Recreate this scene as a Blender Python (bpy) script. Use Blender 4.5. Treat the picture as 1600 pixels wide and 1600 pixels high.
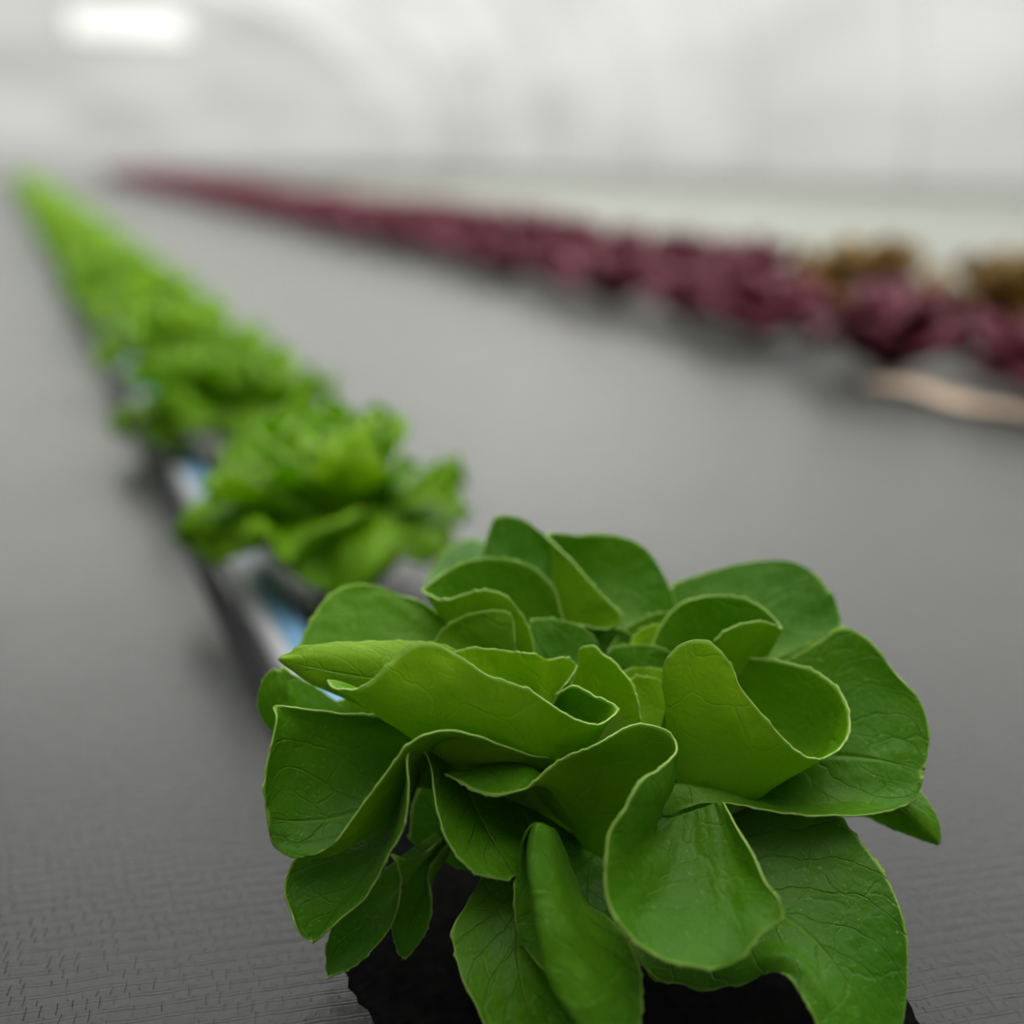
import bpy, math, random
import numpy as np
from mathutils import Vector, Matrix, noise

S = bpy.context.scene
for o in list(bpy.data.objects):
    bpy.data.objects.remove(o)
C = S.collection

# ---------------------------------------------------------------- camera
F = 1600.0
CAM_H = 0.30
PITCH = math.radians(19.29)
YAW = math.radians(25.26)
fh = Vector((math.sin(YAW), math.cos(YAW), 0))
rt = Vector((math.cos(YAW), -math.sin(YAW), 0))
fw = fh * math.cos(PITCH) - Vector((0, 0, math.sin(PITCH)))
up = fh * math.sin(PITCH) + Vector((0, 0, math.cos(PITCH)))
cam_d = bpy.data.cameras.new('camera')
cam = bpy.data.objects.new('camera', cam_d)
C.objects.link(cam)
cam_d.sensor_width = 36
cam_d.lens = 36
cam_d.clip_start = 0.02
cam_d.clip_end = 200
cam.matrix_world = Matrix(((rt.x, up.x, -fw.x, 0), (rt.y, up.y, -fw.y, 0), (rt.z, up.z, -fw.z, CAM_H), (0, 0, 0, 1)))
cam_d.dof.use_dof = True
cam_d.dof.focus_distance = 0.382
cam_d.dof.aperture_fstop = 2.1
S.camera = cam

# ---------------------------------------------------------------- world: overcast sky
world = bpy.data.worlds.new('overcast_sky')
S.world = world
world.use_nodes = True
wn = world.node_tree
wn.nodes.clear()
wo = wn.nodes.new('ShaderNodeOutputWorld')
wb = wn.nodes.new('ShaderNodeBackground')
wt = wn.nodes.new('ShaderNodeTexCoord')
ws = wn.nodes.new('ShaderNodeSeparateXYZ')
wr = wn.nodes.new('ShaderNodeValToRGB')
wr.color_ramp.elements[0].position = 0.0
wr.color_ramp.elements[0].color = (0.36, 0.36, 0.35, 1)
wr.color_ramp.elements[1].position = 1.0
wr.color_ramp.elements[1].color = (1.0, 1.0, 0.98, 1)
e = wr.color_ramp.elements.new(0.25); e.color = (0.46, 0.46, 0.45, 1)
wn.links.new(wt.outputs['Generated'], ws.inputs[0])
wn.links.new(ws.outputs['Z'], wr.inputs[0])
wn.links.new(wr.outputs[0], wb.inputs[0])
wb.inputs[1].default_value = 6.6
wn.links.new(wb.outputs[0], wo.inputs[0])

S.view_settings.view_transform = 'Standard'
S.view_settings.look = 'None'
S.view_settings.gamma = 1.0
S.view_settings.use_curve_mapping = False
S.view_settings.exposure = 0.0


def at(x, y, d):
    """point of the place seen at (x, y) of the 1600 px frame, d metres along the view axis"""
    return Vector((0, 0, CAM_H)) + fw * d + rt * ((x - 800) / F * d) + up * ((800 - y) / F * d)


# ---------------------------------------------------------------- helpers
def nodes(name):
    m = bpy.data.materials.new(name)
    m.use_nodes = True
    n = m.node_tree.nodes
    return m, n, m.node_tree.links, n['Principled BSDF'], n['Material Output']


def mesh_obj(name, verts, faces, mats, parent=None, loc=None, uvs=None, smooth=True):
    me = bpy.data.meshes.new(name)
    me.from_pydata([tuple(v) for v in verts], [], faces)
    me.validate()
    for m in (mats if isinstance(mats, (list, tuple)) else [mats]):
        me.materials.append(m)
    if uvs is not None:
        ul = me.uv_layers.new(name='UVMap')
        idx = np.empty(len(me.loops), dtype=np.int32)
        me.loops.foreach_get('vertex_index', idx)
        ul.data.foreach_set('uv', np.asarray(uvs, dtype=np.float32)[idx].ravel())
    if smooth:
        me.polygons.foreach_set('use_smooth', [True] * len(me.polygons))
    me.update()
    o = bpy.data.objects.new(name, me)
    C.objects.link(o)
    if parent is not None:
        o.parent = parent
    if loc is not None:
        o.location = loc
    return o


def tag(o, label=None, cat=None, group=None, kind=None):
    if label: o['label'] = label
    if cat: o['category'] = cat
    if group: o['group'] = group
    if kind: o['kind'] = kind
    return o


def empty(name, loc):
    o = bpy.data.objects.new(name, None)
    o.empty_display_size = 0.02
    C.objects.link(o)
    o.location = loc
    return o


def box(name, x0, x1, y0, y1, z0, z1, mat, parent=None, bev=0.0):
    v = [(x, y, z) for z in (z0, z1) for y in (y0, y1) for x in (x0, x1)]
    f = [(0, 2, 3, 1), (4, 5, 7, 6), (0, 1, 5, 4), (2, 6, 7, 3), (0, 4, 6, 2), (1, 3, 7, 5)]
    o = mesh_obj(name, v, f, mat, parent, smooth=False)
    if bev:
        b = o.modifiers.new('bevel', 'BEVEL'); b.width = bev; b.segments = 3
    return o


def tube(pts, r, seg=10):
    """tube along a polyline -> verts, faces"""
    vs, fs = [], []
    n = len(pts)
    for i, p in enumerate(pts):
        a = Vector(pts[max(i - 1, 0)]); b = Vector(pts[min(i + 1, n - 1)])
        t = (b - a).normalized()
        s = t.cross(Vector((0, 0, 1)))
        if s.length < 1e-3: s = Vector((1, 0, 0))
        s.normalize(); q = s.cross(t)
        rr = r[i] if isinstance(r, (list, tuple)) else r
        for k in range(seg):
            an = 2 * math.pi * k / seg
            vs.append(Vector(p) + s * math.cos(an) * rr + q * math.sin(an) * rr)
    for i in range(n - 1):
        for k in range(seg):
            fs.append((i * seg + k, i * seg + (k + 1) % seg, (i + 1) * seg + (k + 1) % seg, (i + 1) * seg + k))
    fs.append(tuple(range(seg - 1, -1, -1)))
    fs.append(tuple((n - 1) * seg + k for k in range(seg)))
    return vs, fs


# ---------------------------------------------------------------- materials
def leaf_material(name, deep, fresh, pale, rim=None, trans=0.3, rough=0.42, vein=0.5, spec=0.45, bump=0.5, margin=0.0):
    """deep = blade colour, fresh = young tissue mixed in by the leaf's own tone, pale = rib and base"""
    m, n, l, P, O = nodes(name)
    tc = n.new('ShaderNodeTexCoord')
    uv = n.new('ShaderNodeSeparateXYZ'); l.new(tc.outputs['UV'], uv.inputs[0])
    oi = n.new('ShaderNodeObjectInfo')
    sc = n.new('ShaderNodeSeparateColor'); l.new(oi.outputs['Color'], sc.inputs[0])

    def mth(op, a, b=None, c=None, clamp=False):
        k = n.new('ShaderNodeMath'); k.operation = op; k.use_clamp = clamp
        for i, q in enumerate((a, b, c)):
            if q is None: continue
            if hasattr(q, 'is_linked'): l.new(q, k.inputs[i])
            else: k.inputs[i].default_value = q
        return k.outputs[0]

    def ramp(v, a, b, inv=False):
        k = n.new('ShaderNodeMapRange'); k.interpolation_type = 'SMOOTHSTEP'
        l.new(v, k.inputs[0]); k.inputs[1].default_value = a; k.inputs[2].default_value = b
        k.inputs[3].default_value = 1.0 if inv else 0.0
        k.inputs[4].default_value = 0.0 if inv else 1.0
        return k.outputs[0]

    def mix(f, a, b):
        k = n.new('ShaderNodeMix'); k.data_type = 'RGBA'
        if hasattr(f, 'is_linked'): l.new(f, k.inputs[0])
        else: k.inputs[0].default_value = f
        for i, q in ((6, a), (7, b)):
            if hasattr(q, 'is_linked'): l.new(q, k.inputs[i])
            else: k.inputs[i].default_value = (*q, 1)
        return k.outputs[2]

    # warped object coordinates for the vein network
    nz = n.new('ShaderNodeTexNoise'); nz.inputs['Scale'].default_value = 55; nz.inputs['Detail'].default_value = 3
    l.new(tc.outputs['Object'], nz.inputs['Vector'])
    wm = n.new('ShaderNodeMix'); wm.data_type = 'VECTOR'; wm.inputs[0].default_value = 0.016
    l.new(tc.outputs['Object'], wm.inputs[4]); l.new(nz.outputs['Color'], wm.inputs[5])

    def net(scale, w):
        v = n.new('ShaderNodeTexVoronoi'); v.feature = 'DISTANCE_TO_EDGE'; v.inputs['Scale'].default_value = scale
        l.new(wm.outputs[1], v.inputs['Vector'])
        return ramp(v.outputs['Distance'], 0.0, w, inv=True)
    fine = net(150, 0.10)
    coarse = net(46, 0.035)
    # midrib and side ribs, from the blade's own UV
    au = mth('ABSOLUTE', mth('SUBTRACT', uv.outputs['X'], 0.5))
    midw = mth('MULTIPLY_ADD', uv.outputs['Y'], -0.020, 0.030)
    mid = mth('SUBTRACT', 1.0, mth('DIVIDE', au, midw), clamp=True)
    side = mth('ADD', mth('MULTIPLY', mth('SUBTRACT', uv.outputs['Y'], mth('MULTIPLY', au, 0.75)), 6.5),
               mth('MULTIPLY', nz.outputs['Fac'], 1.1))
    side = ramp(mth('ABSOLUTE', mth('SUBTRACT', mth('FRACT', side), 0.5)), 0.0, 0.045, inv=True)
    ok = mth('LESS_THAN', uv.outputs['X'], 1.01)
    side = mth('MULTIPLY', side, ok)
    veins = mth('MAXIMUM', mth('MULTIPLY', side, 0.75), mth('MAXIMUM', mth('MULTIPLY', coarse, 0.28), mth('MULTIPLY', fine, 0.10)))
    veins = mth('MAXIMUM', veins, mid)
    # blade colour
    mo = n.new('ShaderNodeTexNoise'); mo.inputs['Scale'].default_value = 28; mo.inputs['Detail'].default_value = 4
    l.new(tc.outputs['Object'], mo.inputs['Vector'])
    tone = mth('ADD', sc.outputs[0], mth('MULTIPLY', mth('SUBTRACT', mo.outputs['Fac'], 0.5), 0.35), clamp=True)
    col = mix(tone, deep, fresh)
    basef = mth('MULTIPLY', ramp(uv.outputs['Y'], 0.05, 0.75, inv=True), mth('MULTIPLY_ADD', sc.outputs[1], 0.9, 0.1), clamp=True)
    col = mix(basef, col, pale)
    col = mix(mth('MULTIPLY', veins, vein), col, pale)
    # tiny pale freckles
    fr = n.new('ShaderNodeTexNoise'); fr.inputs['Scale'].default_value = 900; fr.inputs['Detail'].default_value = 1
    l.new(tc.outputs['Object'], fr.inputs['Vector'])
    col = mix(mth('MULTIPLY', ramp(fr.outputs['Fac'], 0.66, 0.76), 0.6), col, pale)
    # pale translucent margin that runs round every blade
    mg = ramp(uv.outputs['Y'], 0.978, 0.992)
    sd = mth('MULTIPLY', mth('MULTIPLY', ramp(au, 0.486, 0.495), ok), ramp(uv.outputs['Y'], 0.2, 0.4))
    mg = mth('MAXIMUM', mg, sd, clamp=True)
    col = mix(mth('MULTIPLY', mg, margin), col, (0.30, 0.47, 0.08))
    l.new(col, P.inputs['Base Color'])
    P.inputs['Roughness'].default_value = rough
    P.inputs['Specular IOR Level'].default_value = spec
    # relief: puckered tissue between sunk veins
    pk = n.new('ShaderNodeTexNoise'); pk.inputs['Scale'].default_value = 75; pk.inputs['Detail'].default_value = 3
    l.new(tc.outputs['Object'], pk.inputs['Vector'])
    hsum = mth('SUBTRACT', mth('MULTIPLY', pk.outputs['Fac'], 1.6), mth('MULTIPLY', veins, 0.55))
    g = n.new('ShaderNodeTexNoise'); g.inputs['Scale'].default_value = 1600
    l.new(tc.outputs['Object'], g.inputs['Vector'])
    hsum = mth('ADD', hsum, mth('MULTIPLY', g.outputs['Fac'], 0.05))
    b = n.new('ShaderNodeBump'); b.inputs['Strength'].default_value = bump; b.inputs['Distance'].default_value = 0.0014
    l.new(hsum, b.inputs['Height']); l.new(b.outputs[0], P.inputs['Normal'])
    tr = n.new('ShaderNodeBsdfTranslucent')
    tcx = mix(0.55, col, (fresh[0] * 1.5, fresh[1] * 1.5, fresh[2] * 0.5))
    l.new(tcx, tr.inputs['Color']); l.new(b.outputs[0], tr.inputs['Normal'])
    ms = n.new('ShaderNodeMixShader'); ms.inputs[0].default_value = trans
    l.new(P.outputs[0], ms.inputs[1]); l.new(tr.outputs[0], ms.inputs[2]); l.new(ms.outputs[0], O.inputs['Surface'])
    return m


def plain(name, col, rough=0.5, spec=0.5, noise_scale=None, amt=0.15, metallic=0.0):
    m, n, l, P, O = nodes(name)
    P.inputs['Roughness'].default_value = rough
    P.inputs['Specular IOR Level'].default_value = spec
    P.inputs['Metallic'].default_value = metallic
    if noise_scale:
        tc = n.new('ShaderNodeTexCoord')
        t = n.new('ShaderNodeTexNoise'); t.inputs['Scale'].default_value = noise_scale; t.inputs['Detail'].default_value = 5
        l.new(tc.outputs['Object'], t.inputs['Vector'])
        r = n.new('ShaderNodeValToRGB')
        r.color_ramp.elements[0].position = 0.3; r.color_ramp.elements[1].position = 0.7
        r.color_ramp.elements[0].color = (*[c * (1 - amt) for c in col], 1)
        r.color_ramp.elements[1].color = (*[min(1, c * (1 + amt)) for c in col], 1)
        l.new(t.outputs['Fac'], r.inputs[0]); l.new(r.outputs[0], P.inputs['Base Color'])
    else:
        P.inputs['Base Color'].default_value = (*col, 1)
    return m


UP = leaf_material('butterhead_upper_side', (0.027, 0.125, 0.003), (0.19, 0.43, 0.002), (0.24, 0.42, 0.07),
                   trans=0.26, rough=0.40, vein=0.24, spec=0.15, bump=0.8, margin=0.75)
UN = leaf_material('butterhead_under_side', (0.14, 0.33, 0.003), (0.42, 0.68, 0.002), (0.34, 0.52, 0.10),
                   trans=0.40, rough=0.5, vein=0.2, spec=0.25, bump=0.6, margin=0.75)
BG = leaf_material('brightened_butterhead_upper', (0.040, 0.17, 0.003), (0.25, 0.49, 0.002), (0.34, 0.52, 0.06),
                   trans=0.38, rough=0.45, vein=0.2, spec=0.2, bump=0.5)  # brightened copy of the upper side, glow of light put into its colour
RIM = plain('butterhead_leaf_edge', (0.30, 0.47, 0.08), 0.4)
STEM = plain('butterhead_stem', (0.30, 0.45, 0.14), 0.5)
RED = leaf_material('red_lettuce_blade', (0.085, 0.006, 0.022), (0.27, 0.022, 0.062), (0.26, 0.09, 0.10),
                    trans=0.15, rough=0.45, vein=0.2)
REDRIM = plain('red_lettuce_edge', (0.14, 0.012, 0.035), 0.4)
BRN = leaf_material('bronze_lettuce_blade', (0.17, 0.085, 0.008), (0.38, 0.22, 0.014), (0.18, 0.18, 0.05),
                    trans=0.2, rough=0.45, vein=0.2)
REDSTEM = plain('red_lettuce_stem', (0.45, 0.30, 0.24), 0.5)


def mat_ground():
    m, n, l, P, O = nodes('woven_black_cover')
    tc = n.new('ShaderNodeTexCoord')
    mp = n.new('ShaderNodeMapping'); mp.inputs['Rotation'].default_value = (0, 0, math.radians(14.5))
    l.new(tc.outputs['Object'], mp.inputs[0])
    def mth(op, x, y=None, z=None, clamp=False):
        k = n.new('ShaderNodeMath'); k.operation = op; k.use_clamp = clamp
        for i, q in enumerate((x, y, z)):
            if q is None: continue
            if hasattr(q, 'is_linked'): l.new(q, k.inputs[i])
            else: k.inputs[i].default_value = q
        return k.outputs[0]

    def ramp(v, x, y, lo, hi):
        k = n.new('ShaderNodeMapRange'); k.interpolation_type = 'SMOOTHSTEP'; l.new(v, k.inputs[0])
        for i, q in enumerate((x, y, lo, hi)): k.inputs[i + 1].default_value = q
        return k.outputs[0]
    nz = n.new('ShaderNodeTexNoise'); nz.inputs['Scale'].default_value = 45; nz.inputs['Detail'].default_value = 3
    l.new(mp.outputs[0], nz.inputs['Vector'])
    wm = n.new('ShaderNodeMix'); wm.data_type = 'VECTOR'; wm.inputs[0].default_value = 0.0045
    l.new(mp.outputs[0], wm.inputs[4]); l.new(nz.outputs['Color'], wm.inputs[5])
    sx = n.new('ShaderNodeSeparateXYZ'); l.new(wm.outputs[1], sx.inputs[0])
    # tapes: pairs of dark grooves along the rows, raised ribs across them, shifted every other row
    ry = mth('DIVIDE', sx.outputs['Y'], 0.0062)
    fy = mth('FRACT', ry)
    g1 = ramp(mth('ABSOLUTE', mth('SUBTRACT', fy, 0.5)), 0.0, 0.09, 1, 0)
    g2 = ramp(mth('ABSOLUTE', mth('SUBTRACT', fy, 0.76)), 0.0, 0.07, 0.7, 0)
    groove = mth('MAXIMUM', g1, g2)
    fx = mth('FRACT', mth('ADD', mth('DIVIDE', sx.outputs['X'], 0.0052), mth('MULTIPLY', mth('FLOOR', ry), 0.37)))
    rib = ramp(mth('ABSOLUTE', mth('SUBTRACT', fx, 0.5)), 0.02, 0.13, 1, 0)
    msk = n.new('ShaderNodeTexNoise'); msk.inputs['Scale'].default_value = 110; msk.inputs['Detail'].default_value = 2
    l.new(tc.outputs['Object'], msk.inputs['Vector'])
    rib = mth('MULTIPLY', rib, ramp(msk.outputs['Fac'], 0.42, 0.6, 0.1, 1))
    groove = mth('MULTIPLY', groove, ramp(msk.outputs['Fac'], 0.35, 0.6, 1, 0.35))
    weave = mth('ADD', mth('SUBTRACT', 0.55, mth('MULTIPLY', groove, 0.5)), mth('MULTIPLY', rib, 0.45))
    cw = n.new('ShaderNodeCombineColor')
    for i in range(3): l.new(weave, cw.inputs[i])
    wear = n.new('ShaderNodeTexNoise'); wear.inputs['Scale'].default_value = 13; wear.inputs['Detail'].default_value = 6
    wear.inputs['Roughness'].default_value = 0.65
    l.new(tc.outputs['Object'], wear.inputs['Vector'])
    r = n.new('ShaderNodeValToRGB')
    r.color_ramp.elements[0].position = 0.35; r.color_ramp.elements[0].color = (0.0025, 0.0027, 0.003, 1)
    r.color_ramp.elements[1].position = 0.72; r.color_ramp.elements[1].color = (0.011, 0.011, 0.0118, 1)
    l.new(wear.outputs['Fac'], r.inputs[0])
    mx = n.new('ShaderNodeMix'); mx.data_type = 'RGBA'; mx.blend_type = 'MULTIPLY'; mx.inputs[0].default_value = 0.75
    l.new(r.outputs[0], mx.inputs[6]); l.new(cw.outputs[0], mx.inputs[7])
    l.new(mx.outputs[2], P.inputs['Base Color'])
    rr = n.new('ShaderNodeMapRange'); l.new(wear.outputs['Fac'], rr.inputs[0])
    rr.inputs[1].default_value = 0.3; rr.inputs[2].default_value = 0.7; rr.inputs[3].default_value = 0.36; rr.inputs[4].default_value = 0.46
    l.new(rr.outputs[0], P.inputs['Roughness'])
    P.inputs['Specular IOR Level'].default_value = 0.13
    P.inputs['Coat Weight'].default_value = 0.6; P.inputs['Coat Roughness'].default_value = 0.26; P.inputs['Coat IOR'].default_value = 1.33
    P.inputs['Sheen Weight'].default_value = 1.0; P.inputs['Sheen Roughness'].default_value = 0.32
    lump = n.new('ShaderNodeTexNoise'); lump.inputs['Scale'].default_value = 140; lump.inputs['Detail'].default_value = 4
    l.new(tc.outputs['Object'], lump.inputs['Vector'])
    ad = n.new('ShaderNodeMath'); ad.operation = 'MULTIPLY_ADD'; ad.inputs[1].default_value = 0.8
    l.new(lump.outputs['Fac'], ad.inputs[0])
    l.new(weave, ad.inputs[2])
    b = n.new('ShaderNodeBump'); b.inputs['Strength'].default_value = 0.75; b.inputs['Distance'].default_value = 0.0008
    l.new(ad.outputs[0], b.inputs['Height'])
    big = n.new('ShaderNodeTexNoise'); big.inputs['Scale'].default_value = 9; big.inputs['Detail'].default_value = 3
    l.new(tc.outputs['Object'], big.inputs['Vector'])
    b2 = n.new('ShaderNodeBump'); b2.inputs['Strength'].default_value = 0.2; b2.inputs['Distance'].default_value = 0.006
    l.new(big.outputs['Fac'], b2.inputs['Height']); l.new(b.outputs[0], b2.inputs['Normal'])
    l.new(b2.outputs[0], P.inputs['Normal'])
    b3 = n.new('ShaderNodeBump'); b3.inputs['Strength'].default_value = 0.3; b3.inputs['Distance'].default_value = 0.0008
    l.new(ad.outputs[0], b3.inputs['Height']); l.new(b3.outputs[0], P.inputs['Coat Normal'])
    return m


def mat_film(name, lo, hi):
    m, n, l, P, O = nodes(name)
    n.remove(P)
    tc = n.new('ShaderNodeTexCoord')
    mp = n.new('ShaderNodeMapping'); mp.inputs['Scale'].default_value = (0.5, 0.35, 1.3)
    l.new(tc.outputs['Object'], mp.inputs[0])
    t = n.new('ShaderNodeTexNoise'); t.inputs['Scale'].default_value = 0.75; t.inputs['Detail'].default_value = 2.5
    l.new(mp.outputs[0], t.inputs['Vector'])
    r = n.new('ShaderNodeValToRGB')
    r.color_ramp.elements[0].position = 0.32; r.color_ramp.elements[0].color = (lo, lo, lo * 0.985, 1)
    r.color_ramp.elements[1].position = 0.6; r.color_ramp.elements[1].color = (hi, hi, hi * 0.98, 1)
    l.new(t.outputs['Fac'], r.inputs[0])
    tr = n.new('ShaderNodeBsdfTranslucent'); df = n.new('ShaderNodeBsdfDiffuse')
    l.new(r.outputs[0], tr.inputs[0]); l.new(r.outputs[0], df.inputs[0])
    ms = n.new('ShaderNodeMixShader'); ms.inputs[0].default_value = 0.25
    l.new(tr.outputs[0], ms.inputs[1]); l.new(df.outputs[0], ms.inputs[2]); l.new(ms.outputs[0], O.inputs['Surface'])
    return m


GROUND = mat_ground()
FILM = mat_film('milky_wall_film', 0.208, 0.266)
DARK_SIDE = mat_film('light_blocking_side', 0.05, 0.08)
ROOF = mat_film('brightened_roof_film', 0.80, 0.93)
STEEL = plain('galvanised_hoop', (0.62, 0.63, 0.62), 0.4, metallic=0.0)

# ---------------------------------------------------------------- the setting
NX, NY = 80, 120
gv, gf = [], []
box('ground_slab', -4.0, 8.6, -1.3, 26.0, -0.09, -0.03, plain('packed_earth', (0.10, 0.09, 0.075), 0.9, noise_scale=6))
S.objects['ground_slab'].name = 'floor'
tag(S.objects['floor'], kind='structure')
# woven cover on the beds
box('ground_cover', -3.95, 1.72, -1.2, 25.9, -0.03, 0.0, GROUND)
tag(S.objects['ground_cover'], 'black woven ground cover spread under the lettuce rows', 'ground cover', kind='structure')
box('pale_path', 1.74, 8.5, -1.2, 25.9, -0.03, -0.004, plain('pale_path_cover', (0.175, 0.185, 0.16), 0.7, noise_scale=1.6, amt=0.22))
tag(S.objects['pale_path'], 'pale green grey path beyond the red lettuce rows', 'path', kind='structure')

# tunnel film: arch cross-section, extruded along the rows
TX, TW, TY0, TY1 = 2.3, 6.1, -1.1, 25.6


def arch(t, r=0.0):
    a = math.pi * t
    return (TX - (TW - r) * math.cos(a), 0, max(0.0, (3.9 - r) * math.sin(a) ** 0.62) - 0.02)


def arch_surface(name, t0, t1, n=24, ya=TY0, yb=TY1, mat=None):
    v, f = [], []
    for i in range(n + 1):
        p = arch(t0 + (t1 - t0) * i / n)
        v += [(p[0], ya, p[2]), (p[0], yb, p[2])]
    for i in range(n):
        f.append((2 * i, 2 * i + 1, 2 * i + 3, 2 * i + 2))
    o = mesh_obj(name, v, f, mat or FILM)
    tag(o, kind='structure')
    return o


arch_surface('wall_left', 0, 0.30, 60, mat=DARK_SIDE)  # unseen left side, film darkened to hold back light from there
arch_surface('ceiling', 0.30, 0.74, 40, yb=13.0, mat=ROOF)  # unseen near roof, film made brighter to light the lettuces from above
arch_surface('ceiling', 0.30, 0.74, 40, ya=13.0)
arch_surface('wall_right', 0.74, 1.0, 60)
VENT = mat_film('thin_vent_film', 0.46, 0.52)


def end_wall(name, y, hole=None):
    v = [arch(i / 48) for i in range(49)]
    v = [(p[0], y, p[2]) for p in v]
    if not hole:
        o = mesh_obj(name, v, [tuple(range(49))], FILM, smooth=False)
    else:
        x0, x1, z0, z1 = hole
        vv, ff = [], []
        import bisect
        # columns of quads up to the arch, leaving the vent open
        xs = sorted(set([round(arch(i / 200)[0], 4) for i in range(201)] + [x0, x1]))

        def top(x):
            a = math.acos(max(-1, min(1, (TX - x) / TW)))
            return max(0.0, 3.9 * math.sin(a) ** 0.62) - 0.02
        for a, b in zip(xs[:-1], xs[1:]):
            segs = [((0, 0), (top(a), top(b)))]
            if a >= x0 - 1e-6 and b <= x1 + 1e-6:
                segs = [((0, 0), (z0, z0)), ((z1, z1), (top(a), top(b)))]
            for (la, lb), (ha, hb) in segs:
                k = len(vv)
                vv += [(a, y, la), (b, y, lb), (b, y, hb), (a, y, ha)]
                ff.append((k, k + 1, k + 2, k + 3))
        o = mesh_obj(name, vv, ff, FILM, smooth=False)
    tag(o, kind='structure')
    return o


end_wall('wall_back', TY1, (1.7, 4.1, 2.65, 3.25))
fr = end_wall('added_wall_front', TY0)
fr.data.materials[0] = plain('added_light_block', (0.11, 0.12, 0.11), 0.8, noise_scale=3)  # opaque dark wall added unseen behind the camera to cut frontal light
tag(mesh_obj('window_1', [(1.7, TY1, 2.65), (4.1, TY1, 2.65), (4.1, TY1, 3.25), (1.7, TY1, 3.25)], [(0, 1, 2, 3)], VENT, smooth=False), kind='structure')
tag(box('trim_1', 1.65, 4.15, TY1 - 0.06, TY1, 2.57, 2.65, STEEL), kind='structure')

for k in range(10):
    y = TY0 + 1.5 + k * 2.6
    pts = [Vector((p[0], y, p[2])) for p in [arch(i / 40, 0.05) for i in range(41)]]
    v, f = tube(pts, 0.017, 8)
    o = mesh_obj('tunnel_hoop', v, f, STEEL)
    tag(o, 'grey steel hoop carrying the milky tunnel film', 'hoop', 'steel hoops of the tunnel')

# ---------------------------------------------------------------- hero lettuce: leaves traced as lofted blades
def cat(P, t):
    """Catmull-Rom style cubic through P (n,k) with chord-length knots, sampled at n_t values in 0..1"""
    P = np.asarray(P, float)
    d = np.sqrt(((P[1:] - P[:-1]) ** 2).sum(1)) + 1e-6
    d = d ** 0.7
    s = np.concatenate([[0], np.cumsum(d)]); s /= s[-1]
    return herm(P, s, t)


def herm(P, s, t):
    n = len(P)
    T = np.zeros_like(P)
    if n == 2:
        T[:] = (P[1] - P[0]) / (s[1] - s[0])
    else:
        for i in range(n):
            if i == 0: T[i] = (P[1] - P[0]) / (s[1] - s[0])
            elif i == n - 1: T[i] = (P[-1] - P[-2]) / (s[-1] - s[-2])
            else:
                h0, h1 = s[i] - s[i - 1], s[i + 1] - s[i]
                a, b = (P[i] - P[i - 1]) / h0, (P[i + 1] - P[i]) / h1
                T[i] = (a * h1 + b * h0) / (h0 + h1)
        T[0] = 1.5 * T[0] - 0.5 * T[1]; T[-1] = 1.5 * T[-1] - 0.5 * T[-2]
    out = []
    for x in t:
        i = min(max(int(np.searchsorted(s, x, side='right')) - 1, 0), n - 2)
        h = s[i + 1] - s[i]; u = (x - s[i]) / h
        u2, u3 = u * u, u * u * u
        out.append((2 * u3 - 3 * u2 + 1) * P[i] + (u3 - 2 * u2 + u) * h * T[i] + (-2 * u3 + 3 * u2) * P[i + 1] + (u3 - u2) * h * T[i + 1])
    return np.array(out)


BASE = at(960, 1404, 0.437); BASE.z = 0.0
hero = empty('butterhead_lettuce', BASE)
tag(hero, 'large sharp green butterhead lettuce in the foreground, nearest of its row', 'lettuce', 'green butterhead lettuces')


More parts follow.
